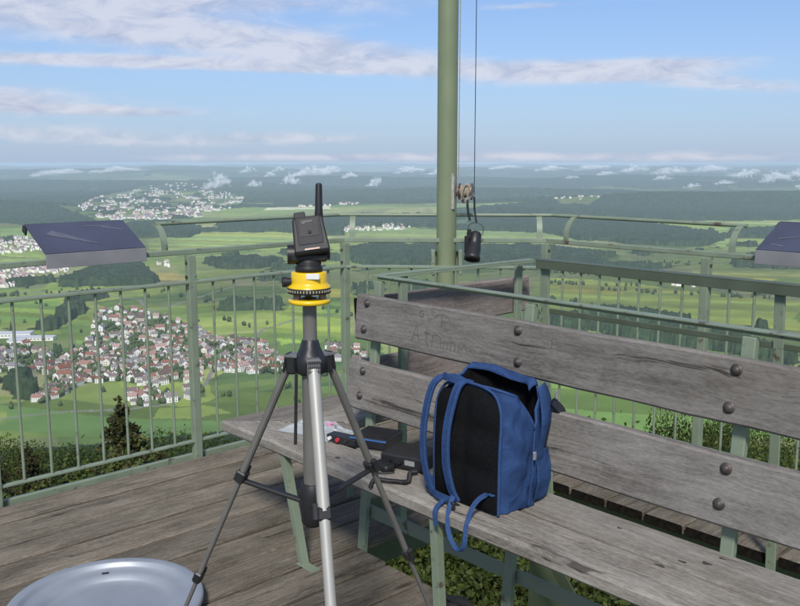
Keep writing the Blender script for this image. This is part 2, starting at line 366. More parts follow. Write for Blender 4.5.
FORESTS = [
    [(58,286),(72,277),(90,269),(112,263.5),(138,263),(152,271),(160,284),(120,287)],
    [(342,250),(380,246),(440,245),(545,247),(620,256),(600,262),(545,270),(430,268),(350,263)],
    [(468,219),(520,214),(575,215),(640,222),(700,231),(735,236),(700,247),(640,246),(580,240),(545,233),(470,230)],
    [(560,213),(600,206),(655,197),(720,199),(800,203),(830,205),(830,219),(760,220),(640,219),(600,217)],
    [(215,224),(270,218),(345,216),(440,216),(520,211),(560,211),(545,215),(470,218),(440,223),(345,228),(280,231),(222,232)],
    [(-20,207),(40,209),(75,213),(100,220),(60,227),(10,224),(-20,220)],
    [(90,231),(130,224),(172,222),(206,229),(190,237),(130,238)],
    [(205,262),(250,259),(285,262),(260,269),(215,269)], [(270,252),(330,255),(350,259),(310,262)],
    [(725,262),(800,262),(830,264),(830,270),(740,269)], [(560,262),(640,266),(680,266),(640,272),(575,272)],
    [(0,283),(30,281),(60,277),(62,281),(30,287),(0,289)], [(58,312),(80,303),(90,308),(70,322),(60,330),(50,330)],
    [(545,318),(590,322),(640,327),(690,334),(720,337),(770,350),(800,362),(800,372),(690,345),(620,336),(545,328)],
    [(16,378),(44,375),(50,395),(30,404),(14,400)], [(230,300),(262,303),(250,309),(226,306)],
    [(150,200),(230,196),(330,199),(450,200),(560,203),(530,207),(400,205),(240,203)],
    [(-20,186),(60,183),(95,189),(70,198),(-20,199)], [(240,189),(300,186),(420,187),(470,192),(380,195),(250,194)],
]
FIELDS = [  # outline, colour
    ([(146,240),(190,233),(250,229),(330,236),(335,246),(250,249),(150,252)], (.20, .24, .052)),
    ([(345,231),(400,228),(440,229),(540,233),(640,241),(600,243),(540,243),(345,244)], (.17, .21, .055)),
    ([(355,222),(400,226),(440,228),(345,230)], (.19, .23, .06)),
    ([(150,281),(158,272),(178,272),(190,280),(170,287)], (.24, .20, .055)),
    ([(0,300),(60,295),(58,318),(0,326)], (.13, .20, .030)), ([(62,330),(90,312),(100,330),(80,345)], (.13, .19, .035)),
    ([(262,330),(300,296),(345,290),(350,340),(285,345)], (.17, .23, .030)),
    ([(300,290),(350,288),(352,296),(310,300)], (.33, .31, .028)), ([(322,300),(345,298),(346,312),(324,316)], (.10, .18, .03)),
    ([(0,404),(60,400),(130,406),(190,404),(240,392),(330,386),(420,390),(420,440),(0,440)], (.105, .155, .030)),
    ([(160,408),(200,404),(235,412),(190,422),(150,420)], (.15, .20, .04)),
    ([(545,278),(620,282),(700,292),(800,302),(800,330),(700,322),(620,310),(545,300)], (.25, .30, .045)),
    ([(545,300),(620,310),(560,318),(545,316)], (.18, .24, .035)), ([(560,284),(630,288),(625,294),(560,291)], (.27, .28, .04)),
    ([(690,270),(740,268),(800,270),(800,276),(700,277)], (.24, .25, .05)), ([(740,278),(775,278),(772,283),(738,283)], (.33, .30, .035)),
    ([(630,336),(700,348),(800,374),(800,440),(545,440),(545,330)], (.13, .20, .030)),
    ([(545,197),(610,197),(640,199),(600,202),(540,201)], (.45, .40, .22)), ([(668,194),(740,196),(790,199),(740,200)], (.40, .40, .24)),
    ([(268,207),(330,206),(330,209),(262,210)], (.42, .40, .24)), ([(430,204),(530,204),(530,207),(420,208)], (.20, .24, .07)),
    ([(640,218),(720,221),(800,221),(800,224),(690,223)], (.22, .25, .07)), ([(620,222),(660,222),(655,229),(625,226)], (.19, .24, .06)),
    ([(716,228),(728,228),(726,246),(716,246)], (.18, .24, .06)), ([(0,232),(40,230),(80,234),(60,240),(0,240)], (.15, .20, .05)),
    ([(0,255),(40,258),(40,266),(0,268)], (.17, .21, .05)),
]
ROADS = [([(-20,380),(20,377),(60,371),(95,360),(120,350),(160,347),(200,345),(240,352),(268,358),(320,372),(345,376)], 3.2), ([(120,350),(135,335),(150,312),(140,300),(100,294),(40,292),(-20,296)], 2.8), ([(200,345),(215,365),(205,385),(165,405),(120,410),(60,412),(-10,420)], 2.6),
         ([(240,352),(262,330),(300,318),(345,314)], 2.4), ([(150,312),(190,300),(240,285),(330,278)], 2.6)]
TOWN = [(76,213),(86,203),(105,196),(140,190),(185,188),(224,193),(245,198),(235,208),(205,213),(190,218),(150,219),(110,219)]
VILLAGE = [(95,313),(118,309),(142,311),(165,316),(195,330),(215,338),(240,342),(262,345),(282,360),(290,372),(232,374),(205,366),(196,383),(170,382),(150,388),(122,381),(86,383),(60,398),(42,405),(36,400),(50,383),(45,370),(56,358),(78,352),(92,338)]
SUBURBS = [[(-5,348),(20,344),(52,352),(50,374),(20,372),(-5,374)], [(128,396),(150,391),(167,393),(172,402),(150,407),(132,405)], [(326,343),(352,346),(368,352),(368,364),(330,362)], [(186,388),(203,386),(206,397),(190,399)]]
def terrain_height(x, y):
    d = np.hypot(x, y)
    hill = -(17.0+.31*np.maximum(d, 22))+6*(fbm(x/70, y/70, 3, 5)-.5)*sstep(15, 60, d)
    roll = -300+10*(fbm(x/420, y/420, 3, 2)-.5)*sstep(1500, 2600, d)+46*(fbm(x/1500, y/1500, 4, 9)-.5)*sstep(3200, 7000, d)
    ridge = 1-np.abs(2*fbm(x/7000, y/2600, 4, 23)-1)
    roll = roll+(430*(fbm(x/5200, y/2600, 4, 21)-.47)+210*(ridge-.75))*sstep(8500, 16000, d)+30*sstep(12000, 22000, d)+135*sstep(22000, 40000, d); roll = np.minimum(roll, -12)
    for hx, hy, hh_, wx, wy in ((1900, 6300, 75, 1500, 420), (3300, 6900, 60, 1300, 400), (300, 5300, 34, 900, 260), (-2600, 5600, 45, 800, 330), (900, 8300, 60, 1800, 420), (-2600, 10500, 70, 2200, 600)):
        roll = roll+hh_*np.exp(-((x-hx)/wx)**2-((y-hy)/wy)**2)
    k = 14.0
    return np.logaddexp(hill/k, roll/k)*k
def build_land():
    az_in = np.radians(np.arange(-30.5, 30.51, .09)); az_out = np.radians(np.concatenate([np.arange(34, 326, 6.0)]))
    az = np.concatenate([az_in, az_out]); na = len(az)
    ds = [6.0, 14.0, 22.0]
    while ds[-1] < 600: ds.append(ds[-1]*1.045)
    while ds[-1] < 43000:
        d = ds[-1]; ds.append(d+d*.0052*math.sqrt(d/1500.0))
    ds = np.array(ds); nr = len(ds)
    D, AZ = np.meshgrid(ds, az, indexing='ij'); X = (D*np.sin(AZ)).ravel(); Y = (D*np.cos(AZ)).ravel(); D = D.ravel()
    Z = terrain_height(X, Y)
    # --- land cover
    def cells(cs, rot, s):
        c, n = math.cos(rot), math.sin(rot); u = (X*c+Y*n)/cs; v = (-X*n+Y*c)/(cs*.62)
        iu = np.floor(u); iv = np.floor(v); best = np.full(X.shape, 9e9); ia = np.zeros_like(X); ib = np.zeros_like(X)
        for i in (-1, 0, 1):
            for j in (-1, 0, 1):
                a = iu+i; b = iv+j; du = a+.15+.7*hash2(a, b, s)-u; dv = b+.15+.7*hash2(a, b, s+3)-v; q = np.maximum(abs(du), abs(dv))+.3*(abs(du)+abs(dv))
                m = q < best; best = np.where(m, q, best); ia = np.where(m, a, ia); ib = np.where(m, b, ib)
        return ia, ib, u, v
    pal = np.array([(.150,.195,.030),(.185,.23,.036),(.090,.140,.026),(.21,.245,.042),(.11,.155,.034),(.25,.27,.050),(.055,.095,.024),(.17,.19,.055),(.24,.21,.085),(.16,.22,.026)])*1.08
    col_ = np.zeros((len(X), 3))
    for lo, hi, cs, s in ((0, 3600, 330, 1), (3600, 9000, 700, 2), (9000, 9e9, 1500, 3)):
        a, b, u, v = cells(cs, .5 if s == 1 else -.3, s)
        k = (hash2(a, b, s+7)*len(pal)).astype(int) % len(pal)
        sub = hash2(a, b, s+11)
        strip = np.floor(np.where(sub > .5, u, v)*np.where(hash2(a, b, s+12) > .4, 7, 3))
        k2 = (hash2(a*7+strip, b*3, s+17)*len(pal)).astype(int) % len(pal)
        c = pal[k]*.62+pal[k2]*.38; m = (D >= lo) & (D < hi); col_[m] = c[m]
    jx = X+26*(fbm(X/60, Y/60, 3, 31)-.5)*2; jy = Y+60*(fbm(X/90, Y/90, 3, 37)-.5)*2
    for px, c in FIELDS:
        m = poly_mask(jx*.5+X*.5, jy*.5+Y*.5, px)
        wv = 60*(fbm(X/300, Y/300, 2, 71)-.5)
        st = np.floor((X*.25+Y*.97+wv)/(46.0 if D[m].mean() > 1450 else 90.0)) if m.any() else X; tone = .66+.62*hash2(st, st*0+px[0][0], 5); hue = hash2(st, st*0+px[0][1], 8)
        cc = np.array(c)[None]*1.15*tone[:, None]; cc[:, 0] *= .88+.28*hue; cc[:, 2] *= 1.15-.4*hue
        col_[m] = cc[m]
    forest = np.zeros(len(X), bool); road = np.zeros(len(X), bool)
    nf = fbm(X/900, Y/900, 5, 41); forest |= (nf > .585) & (D > 3700)
    nf2 = fbm(X/2100, Y/1300, 6, 43); forest |= (nf2 > .545) & (D > 7000); rg_ = 1-np.abs(2*fbm(X/7000, Y/2600, 4, 23)-1); forest |= (rg_ > .84) & (D > 9500)
    hedge = (fbm(X/140, Y/140, 4, 47) > .70) & (D > 1450) & (D < 3700); forest |= hedge
    for px, c in FIELDS: forest &= ~poly_mask(X, Y, px) | (D < 900)
    for px in FORESTS: forest |= poly_mask(jx, jy, px)
    for line, wdt in ROADS:
        P = [ground_at(*p) for p in line]
        for p, q in zip(P[:-1], P[1:]):
            dx, dy = q.x-p.x, q.y-p.y; t_ = np.clip(((X-p.x)*dx+(Y-p.y)*dy)/(dx*dx+dy*dy), 0, 1); near = np.hypot(X-p.x-t_*dx, Y-p.y-t_*dy) < wdt*(1+D/6000); road |= near; forest &= ~near
    vill = poly_mask(X, Y, VILLAGE)
    for px in SUBURBS: vill |= poly_mask(X, Y, px)
    town = poly_mask(X, Y, TOWN); forest &= ~vill; forest &= ~town; forest |= town & (fbm(X/160, Y/160, 3, 79) > .57)
    forest |= (D > 70) & (D < 860)
    col_[vill] = np.array((.085, .12, .036))*(.7+.6*fbm(X/14, Y/14, 2, 51))[vill][:, None]
    col_ *= (.86+.28*fbm(X/160, Y/160, 4, 53))[:, None]*(.74+.62*sstep(.36, .60, fbm(X/1100, Y/1100, 3, 59)))[:, None]*(.93-.22*sstep(1300, 900, D))[:, None]*np.array((.93, 1.0, 1.0)); col_ = col_*.91+.09*col_.mean(1, keepdims=True)  # broadest noise factor paints cloud shadow and sunlit patches into the field colour
    col_ *= (1.16-.52*sstep(5200, 11000, D))[:, None]; col_[road] = (.22, .215, .18)
    fcol = np.array((.042, .066, .026))*(.7+.6*fbm(X/40, Y/40, 3, 57))[:, None]
    groundcol = np.where(forest[:, None], fcol, col_)
    def mesh(name, X, Y, Z, F, C, mat):
        me = bpy.data.meshes.new(name); n = len(X)
        me.vertices.add(n); co = np.empty(n*3, 'f4'); co[0::3] = X; co[1::3] = Y; co[2::3] = Z; me.vertices.foreach_set('co', co)
        nf_ = len(F); me.loops.add(nf_*4); me.loops.foreach_set('vertex_index', F.ravel().astype('i4'))
        me.polygons.add(nf_); me.polygons.foreach_set('loop_start', np.arange(0, nf_*4, 4, dtype='i4'))
        try: me.polygons.foreach_set('loop_total', np.full(nf_, 4, 'i4'))
        except Exception: pass
        me.polygons.foreach_set('use_smooth', np.ones(nf_, bool))
        at = me.color_attributes.new('cover', 'FLOAT_COLOR', 'POINT'); cc = np.ones((n, 4), 'f4'); cc[:, :3] = C; at.data.foreach_set('color', cc.ravel())
        me.materials.append(mat); me.update(calc_edges=True); me.validate(); return link(name, me)
    i = np.arange(nr-1)[:, None]; j = np.arange(na)[None, :]; jn = (j+1) % na
    F = np.stack([(i*na+j), (i*na+jn), ((i+1)*na+jn), ((i+1)*na+j)], -1).reshape(-1, 4)
    tag(mesh('terrain', X, Y, Z, F, groundcol, M_land), kind='structure')
    # --- canopy of the woods, raised above the ground
    n_ang = len(az_in); inz = (F % na < n_ang-1).all(1)
    fm = forest[F].all(1) & inz & (D[F[:, 0]] < 14000)
    Ff = F[fm]; used = np.unique(Ff); remap = np.full(len(X), -1); remap[used] = np.arange(len(used))
    cnt = np.bincount(Ff.ravel(), minlength=len(X))[used]; edge = cnt < 4
    dd = D[used]; hgt = 15+7*fbm(X[used]/22, Y[used]/22, 3, 61)*1.6-4+rng.uniform(-2.6, 2.6, len(used))*(1-.4*sstep(3000, 9000, dd)); hgt = np.where(edge, .3, hgt)
    hgt = np.where(dd < 900, hgt*.8, hgt)
    fc = np.array((.036, .060, .023))*(.62+.8*fbm(X[used]/35, Y[used]/35, 3, 63))[:, None]*rng.uniform(.7, 1.3, (len(used), 1))
    tag(mesh('forest', X[used], Y[used], Z[used]+hgt, remap[Ff], fc, M_wood), 'dark woods covering the hillside and the plain in patches', 'forest', None, 'stuff')
def land_mat(name, scale, amt):
    m, N, L, B = new_mat(name)
    at = N.new('ShaderNodeAttribute'); at.attribute_name = 'cover'; tc = N.new('ShaderNodeTexCoord')
    n = N.new('ShaderNodeTexNoise'); n.inputs['Scale'].default_value = scale; n.inputs['Detail'].default_value = 5; L.new(tc.outputs['Object'], n.inputs['Vector'])
    r = N.new('ShaderNodeMapRange'); L.new(n.outputs[0], r.inputs[0]); r.inputs[1].default_value = .3; r.inputs[2].default_value = .7; r.inputs[3].default_value = 1-amt; r.inputs[4].default_value = 1+amt
    v = N.new('ShaderNodeVectorMath'); v.operation = 'SCALE'; L.new(at.outputs['Color'], v.inputs[0]); L.new(r.outputs[0], v.inputs['Scale'])
    L.new(v.outputs[0], B.inputs['Base Color']); B.inputs['Roughness'].default_value = .95; B.inputs['Specular IOR Level'].default_value = .1
    return m
M_land = land_mat('fields', .02, .16); M_wood = land_mat('wood canopy', .07, .35)
build_land()

def blob_mesh(pts, rad, hgt, name, mat, sub=1, jit=.25):
    bm = bmesh.new(); bmesh.ops.create_icosphere(bm, subdivisions=sub, radius=1); bm.verts.ensure_lookup_table()
    V = np.array([v.co[:] for v in bm.verts]); F = np.array([[v.index for v in f.verts] for f in bm.faces]); bm.free()
    n = len(pts); k = len(V)
    P = V[None]*rng.uniform(1-jit*1.1, 1+jit*.9, (n, k, 1)); P = P*np.stack([rad, rad, hgt], -1)[:, None]
    P = P+np.asarray(pts)[:, None]; FF = (F[None]+(np.arange(n)*k)[:, None, None]).reshape(-1, 3)
    me = bpy.data.meshes.new(name); me.from_pydata(P.reshape(-1, 3).tolist(), [], FF.tolist()); me.materials.append(mat)
    me.polygons.foreach_set('use_smooth', np.ones(len(FF), bool)); me.update(); return link(name, me)
def in_poly(px, py, P):
    c = False; n = len(P)
    for i in range(n):
        x1, y1 = P[i]; x2, y2 = P[(i+1) % n]
        if (y1 > py) != (y2 > py) and px < (x2-x1)*(py-y1)/(y2-y1)+x1: c = not c
    return c
def th(p): return float(terrain_height(np.array([p[0]]), np.array([p[1]]))[0])
M_blob = leaf_mat('distant tree crowns', (.050, .080, .025), (.078, .115, .032), (.105, .145, .040))

# --- village houses
M_roofs = [plain('red tile roof', (.30, .125, .075), .8, var=.3, scale=.8, each=.38), plain('brown tile roof', (.17, .115, .092), .8, var=.2, scale=.8, each=.38), plain('grey slate roof', (.22, .20, .20), .7, var=.2, scale=.8)]
M_walls = [plain('white render', (.86, .84, .78), .8, var=.05, scale=.6, each=.07), plain('cream render', (.70, .63, .50), .8, var=.06, scale=.6, each=.2)]
M_win = plain('dark window glass', (.03, .035, .045), .2)
def house_mesh(w, l, e, rdg, hip=0.0):
    b = MB(); hw, hl = w/2, l/2
    b.add([(-hw,-hl,-2),(hw,-hl,-2),(hw,hl,-2),(-hw,hl,-2),(-hw,-hl,e),(hw,-hl,e),(hw,hl,e),(-hw,hl,e),(0,-hl+hip*.9,rdg-.3),(0,hl-hip*.9,rdg-.3)],
          [(0,1,5,4),(1,2,6,5),(2,3,7,6),(3,0,4,7)]+([(4,5,8),(6,7,9)] if hip == 0 else []), 0)
    o = .5
    k = [(-hw-o,-hl-o,e-o*.7),(hw+o,-hl-o,e-o*.7),(hw+o,hl+o,e-o*.7),(-hw-o,hl+o,e-o*.7),(0,-hl-o+hip,rdg),(0,hl+o-hip,rdg)]
    k2 = [(x, y, z-.25) for x, y, z in k]
    b.add(k+k2, [(0,4,5,3),(1,2,5,4),(6,9,11,10),(7,10,11,8),(0,6,10,4),(4,10,7,1),(2,8,11,5),(5,11,9,3),(0,3,9,6),(1,7,8,2)]+([(0,1,4),(2,3,5)] if hip else []), 1)
    b.box((hw*.3, hl*.35, rdg-.2), (.4,0,0), (0,.4,0), (0,0,1.1), 0)
    for sx in (-1, 1):
        for q in range(int(l//3)):
            for z in (1.6, 4.2):
                if z+1.2 > e: continue
                y = -hl+1.7+q*3.0
                b.add([(sx*(hw+.04), y-.55, z-.6),(sx*(hw+.04), y+.55, z-.6),(sx*(hw+.04), y+.55, z+.65),(sx*(hw+.04), y-.55, z+.65)], [(0,1,2,3)], 2)
    for sy in (-1, 1):
        for q in range(int(w//3)):
            for z in (1.6, 4.2):
                if z+1.2 > e+1: continue
                x = -hw+1.7+q*3.0
                b.add([(x-.55, sy*(hl+.04), z-.6),(x+.55, sy*(hl+.04), z-.6),(x+.55, sy*(hl+.04), z+.65),(x-.55, sy*(hl+.04), z+.65)], [(0,1,2,3)], 2)
    return b
HV = []   # (mesh, description)
for wi, wn in enumerate(('white', 'cream')):
    for ri, rn in enumerate(('red', 'brown', 'grey')):
        for (w, l, e, rd, hp, sn) in ((8.5, 11, 6.4, 9.6, 0, 'gabled'), (9.5, 15, 7.0, 10.6, 0, 'long gabled'), (9.5, 10.5, 6.2, 8.8, 4, 'hip roofed')):
            me = house_mesh(w, l, e, rd, hp).build('house', [M_walls[wi], M_roofs[ri], M_win]); d = me.data
            bpy.data.objects.remove(me); HV.append((d, wn, rn, sn, wi, ri))
def make_houses():
    pts = []; tries = 0
    def ok(x, y): return all(abs(x-a) > 6.3 or abs(y-b) > 4.0 for a, b in pts)
    for s in SUBURBS:
        xs = [p[0] for p in s]; ys = [p[1] for p in s]
        for _ in range(110):
            x = random.uniform(min(xs), max(xs)); y = random.uniform(min(ys), max(ys))
            if in_poly(x, y, s) and ok(x, y) and fbm(np.array([x/14]), np.array([y/9]), 2, 3)[0] > .42: pts.append((x, y))
    while tries < 30000 and len(pts) < 420:
        tries += 1; x = random.uniform(34, 292); y = random.uniform(307, 407)
        if in_poly(x, y, VILLAGE) and ok(x, y) and fbm(np.array([x/22]), np.array([y/12]), 2, 8)[0] > .33: pts.append((x, y))
    GAPS = (3, 31, 57, 82, 107, 129.5, 153, 174, 196, 214.5, 234, 252, 271, 300)
    ORD = ['left of the first post'] + [f'in {w} gap' for w in ('first', 'second', 'third', 'fourth', 'fifth', 'sixth', 'seventh', 'eighth', 'ninth', 'tenth', 'eleventh', 'twelfth', 'thirteenth')] + ['right of the tripod']
    made = []; pts.sort(key=lambda p: -p[1]); far = MB(); n = 0
    for x, y in pts:
        g = ground_at(x, y); z = th(g)
        wts = [i for i, h in enumerate(HV)]
        h = random.choices(HV, [(3 if q[4] == 0 else 1)*(4, 2.6, .7)[q[5]]*(2 if q[3] == 'gabled' else 1) for q in HV])[0]
        rz = random.choice((0, PI/2))+.35+random.gauss(0, .25)+(x-150)/150; sc_ = random.choice((.72, .85, .95, 1.0, 1.12, 1.25))*random.uniform(.92, 1.08)
        M = Matrix.Translation((g.x, g.y, z)) @ Matrix.Rotation(rz, 4, 'Z') @ Matrix.Scale(sc_, 4)
        if n < 296:
            o = link('house', h[0], None, M); n += 1
            gi = sum(x > q for q in GAPS); row = ('front' if y > 388 else 'near' if y > 372 else 'middle' if y > 355 else 'far' if y > 332 else 'back')
            made.append([o, f'{h[1]} {h[3]} house with {h[2]} roof', f'{row} row', ORD[gi], x])
        else:
            me = h[0]; far.add([M @ v.co for v in me.vertices], [tuple(p.vertices) for p in me.polygons], 0)
            far.m[-len(me.polygons):] = [ (p.material_index if p.material_index == 0 else (1 if p.material_index == 1 else 2)) for p in me.polygons]
    keys = {}
    for m_ in made: keys.setdefault((m_[1], m_[2], m_[3]), []).append(m_)
    for k_, ms in keys.items():
        ms.sort(key=lambda m_: m_[4])
        for i, m_ in enumerate(ms):
            pre = '' if len(ms) == 1 else ('left ' if i == 0 else 'right ' if i == len(ms)-1 else 'middle ' if len(ms) == 3 else f'{("second", "third", "fourth", "fifth", "sixth")[min(i-1, 4)]} from left ')
            tag(m_[0], f'{pre}{m_[1]}, {m_[2]} {m_[3].replace("gap", "baluster gap")}', 'house', 'houses of the valley village')
    if far.v: tag(far.build('village_houses', [M_walls[0], M_roofs[0], M_win]), 'small houses along the far edge of the valley village', 'houses', None, 'stuff')
    # factory halls at the left edge
    for (x, y, l, w, e, rz, nm) in ((14, 337, 62, 22, 8, .10, 'long white factory hall, the left one behind the baluster'), (34, 340, 70, 16, 6, .05, 'long low white factory hall, right of the other halls'), (17, 345, 26, 20, 9, .1, 'square white factory hall in front of the long ones')):
        g = ground_at(x, y); z = th(g); t = empty('factory_hall', (g.x, g.y, z), nm, 'factory', 'factory halls beside the village')
        c = Vector((g.x, g.y, z)); u = Vector((math.cos(rz), math.sin(rz), 0)); v = Vector((-u.y, u.x, 0))
        b = MB(); b.box(c+UZ*(e/2-.5), u*l/2, v*w/2, UZ*(e/2+.5), 0); b.build('wall', [M_walls[0]], t)
        b = MB(); b.box(c+UZ*(e+.4), u*(l/2+.5), v*(w/2+.5), UZ*.4, 0); b.build('roof', [plain('flat grey roof', (.55, .56, .58), .7, var=.08, scale=.3)], t)
        b = MB()
        for q in range(int(l//6)): b.box(c-v*(w/2+.03)+u*(-l/2+3+q*6)+UZ*(e*.55), u*1.8, v*.05, UZ*.7, 0)
        b.build('window_band', [M_win], t)['kind'] = 'stuff'
    # garden trees among the houses and field trees
    P = []; 
    while len(P) < 1150:
        x = random.uniform(-5, 370); y = random.uniform(303, 410)
        if not (in_poly(x, y, VILLAGE) or any(in_poly(x, y, s) for s in SUBURBS)):
            if random.random() > .008: continue
        if all(abs(x-a) > 3.2 or y-b > 1.6 or b-y > .6 for a, b in pts): P.append((x, y))
    P3 = [(*ground_at(*p), 0) for p in P]; P3 = [(a, b, th((a, b))+3.4) for a, b, _ in P3]
    n = len(P3); tag(blob_mesh(P3, rng.uniform(2.2, 4.6, n), rng.uniform(3, 5.5, n), 'village_trees', M_blob), 'green garden trees between the village houses', 'trees', None, 'stuff')
    P = []
    lines = [((560,322),(700,338)),((600,290),(800,300)),((545,283),(640,286)),((640,262),(800,268)),((205,300),(262,306)),((215,318),(262,330)),((0,297),(90,290)),((300,300),(350,318)),
             ((50,330),(85,300)),((262,372),(330,376)),((690,350),(800,372)),((545,272),(700,283)),((160,292),(190,300)),((0,382),(30,400)),((545,330),(620,336)),((600,345),(800,395)),((550,300),(690,318))]
    for a, b in lines:
        m = int(math.hypot(b[0]-a[0], b[1]-a[1])/2.6)
        for q in range(m):
            if random.random() < .55: continue
            t = random.random()**1.6; P.append((a[0]+(b[0]-a[0])*t+random.gauss(0, 1.4), a[1]+(b[1]-a[1])*t+random.gauss(0, .6)))
    for _ in range(5): P.append((random.uniform(540, 800), random.uniform(265, 345)))
    for _ in range(5): P.append((random.uniform(0, 350), random.uniform(262, 310)))
    P3 = [(*ground_at(*p), 0) for p in P]; P3 = [(a, b, th((a, b))+4) for a, b, _ in P3]
    n = len(P3); tag(blob_mesh(P3, rng.uniform(2.5, 6.0, n), rng.uniform(3.5, 7.5, n), 'hedge_trees', M_blob), 'hedges and scattered trees between the fields', 'trees', None, 'stuff')
    # far settlements: too small to tell houses apart
    b = MB()
    towns = [(TOWN, 620, 15), ([(322,219),(345,217),(405,222),(412,229),(345,232),(330,228)], 150, 10), ([(296,204),(345,202),(365,205),(300,207)], 60, 14),
             ([(-5,242),(18,237),(44,240),(44,250),(20,254),(-5,256)], 110, 10), ([(-5,273),(20,270),(62,264),(72,270),(40,276),(10,288),(-5,288)], 130, 10.5), ([(128,213),(200,211),(205,217),(130,218)], 40, 26),
             ([(560,190),(600,189),(620,192)], 25, 12), ([(655,283),(660,282),(712,287),(705,289)], 3, 11), ([(158,263),(168,262),(170,267),(160,267)], 5, 11), ([(120,265),(130,262),(133,266)], 3, 12), ([(500,205),(600,205),(600,207)], 16, 14), ([(720,178),(800,180),(800,186),(740,184)], 60, 20)]
    for P, n, s in towns:
        xs = [p[0] for p in P]; ys = [p[1] for p in P]; k = 0
        while k < n:
            x = random.uniform(min(xs), max(xs)); y = random.uniform(min(ys), max(ys))
            if not in_poly(x, y, P): continue
            if P is TOWN and fbm(np.array([x/9]), np.array([y/2.2]), 3, 77)[0] < .47: continue
            k += 1; g = ground_at(x, y); z = th(g); rz = random.uniform(0, 3.1); w = s*random.uniform(.6, 1.1); l = w*random.uniform(1, 1.7); e = random.uniform(5, 9); c = Vector((g.x, g.y, z)); u = Vector((math.cos(rz), math.sin(rz), 0))*l/2; v = Vector((-u.y, u.x, 0)).normalized()*w/2
            wm = random.choice((0, 1, 1, 0))
            b.add([c-u-v, c+u-v, c+u+v, c-u+v, c-u-v+UZ*e, c+u-v+UZ*e, c+u+v+UZ*e, c-u+v+UZ*e], [(0,1,5,4),(1,2,6,5),(2,3,7,6),(3,0,4,7)], wm)
            rm = 2+random.choice((0, 0, 1, 1, 2)); rd = e+w*.62
            b.add([c-u-v+UZ*e, c+u-v+UZ*e, c+u+v+UZ*e, c-u+v+UZ*e, c-u+UZ*rd, c+u+UZ*rd], [(0,1,5,4),(2,3,4,5)], rm); b.add([c-u-v+UZ*e, c-u+v+UZ*e, c-u+UZ*rd, c+u-v+UZ*e, c+u+v+UZ*e, c+u+UZ*rd], [(0,1,2),(3,5,4)], wm)
    tag(b.build('distant_town', M_walls+M_roofs), 'distant towns and hamlets scattered pale across the plain', 'town', None, 'stuff')
make_houses()

# --- low cloud patches over the far plain
def low_clouds():
    m, N, L, B = new_mat('low cloud'); B.inputs['Base Color'].default_value = (.95, .95, .95, 1); B.inputs['Roughness'].default_value = 1; B.inputs['Specular IOR Level'].default_value = 0
    B.inputs['Subsurface Weight'].default_value = 0
    tr = N.new('ShaderNodeBsdfTransparent'); ms = N.new('ShaderNodeMixShader'); ms.inputs[0].default_value = .13; L.new(tr.outputs[0], ms.inputs[1]); L.new(B.outputs[0], ms.inputs[2]); L.new(ms.outputs[0], N['Material Output'].inputs[0])
    spec = [(219,178,22,11,13000),(208,182,10,6,13000),(254,183,16,7,13500),(291,178,20,9,14500),(312,170,36,7,22000),(250,168,14,5,24000),(375,180,15,8,14500),(330,169,18,6,23000),(84,180,12,5,15000),(145,172,16,4,22000),(200,171,10,5,22000),(190,186,8,3,12500),(280,168,12,4,26000),
            (505,166,30,3,29000),(548,167,26,4,26000),(590,166,34,4,30000),(632,167,24,5,25000),(668,169,30,5,22000),(705,167,34,5,27000),(742,171,24,5,20000),(772,174,26,7,17500),(797,170,22,6,21000),(722,180,16,3,16000),(690,183,14,3,15500),(604,172,18,3,21000),(570,176,14,2,19000),(440,168,18,3,27000),(405,167,16,3,28000),(350,174,12,4,20000),(330,167,20,4,27000),(270,173,12,4,16000),(312,176,10,4,15000),(660,176,18,3,18500),(800,182,14,4,15000),
            (60,170,40,5,26000),(120,168,40,4,28000),(30,182,14,3,15500),(410,169,26,4,27000),(440,171,30,4,26000),(350,174,14,4,20000)]
    P = []; R = []; H = []
    for x, y, w, h, d in spec:
        if w < 12 or (x < 200 and w < 20): continue
        d = 9500+(d-12000)*.38; h *= 1.15
        a = math.atan((x-400)/FOC); k = d/FOC; base = EYE-(y+h*.5-163)*k*1.0
        ww = w*k; hh = h*k
        for q in range(int(24+w*1.3)):
            u = random.gauss(0, .26); u = max(-.5, min(.5, u)); v = random.uniform(0, 1)*(1-(abs(u)*2)**1.6)
            P.append((math.sin(a)*d+u*ww, math.cos(a)*d+random.uniform(-.4, .4)*ww, base+v*hh*.75+u*hh*.5+random.gauss(0, .13)*hh)); R.append(ww*random.uniform(.04, .17)*(1.1-v*.5)); H.append(hh*random.uniform(.10, .30))
    tag(blob_mesh(P, np.array(R), np.array(H), 'low_clouds', m, 2, .05), 'low white cloud patches lying over the far plain', 'clouds', None, 'stuff')
low_clouds()

# --- air
def haze():
    b = MB(); b.box((0, 0, -206), (60000, 0, 0), (0, 60000, 0), (0, 0, 214)); o = b.build('haze', []); me = o.data
    m = bpy.data.materials.new('air'); m.use_nodes = True; N = m.node_tree.nodes; N.clear(); L = m.node_tree.links
    out = N.new('ShaderNodeOutputMaterial'); v = N.new('ShaderNodeVolumePrincipled'); v.inputs['Color'].default_value = (.70, .86, 1.0, 1); v.inputs['Density'].default_value = 5.6e-5; v.inputs['Anisotropy'].default_value = -.22
    L.new(v.outputs[0], out.inputs['Volume']); me.materials.append(m); tag(o, kind='stuff')
haze()

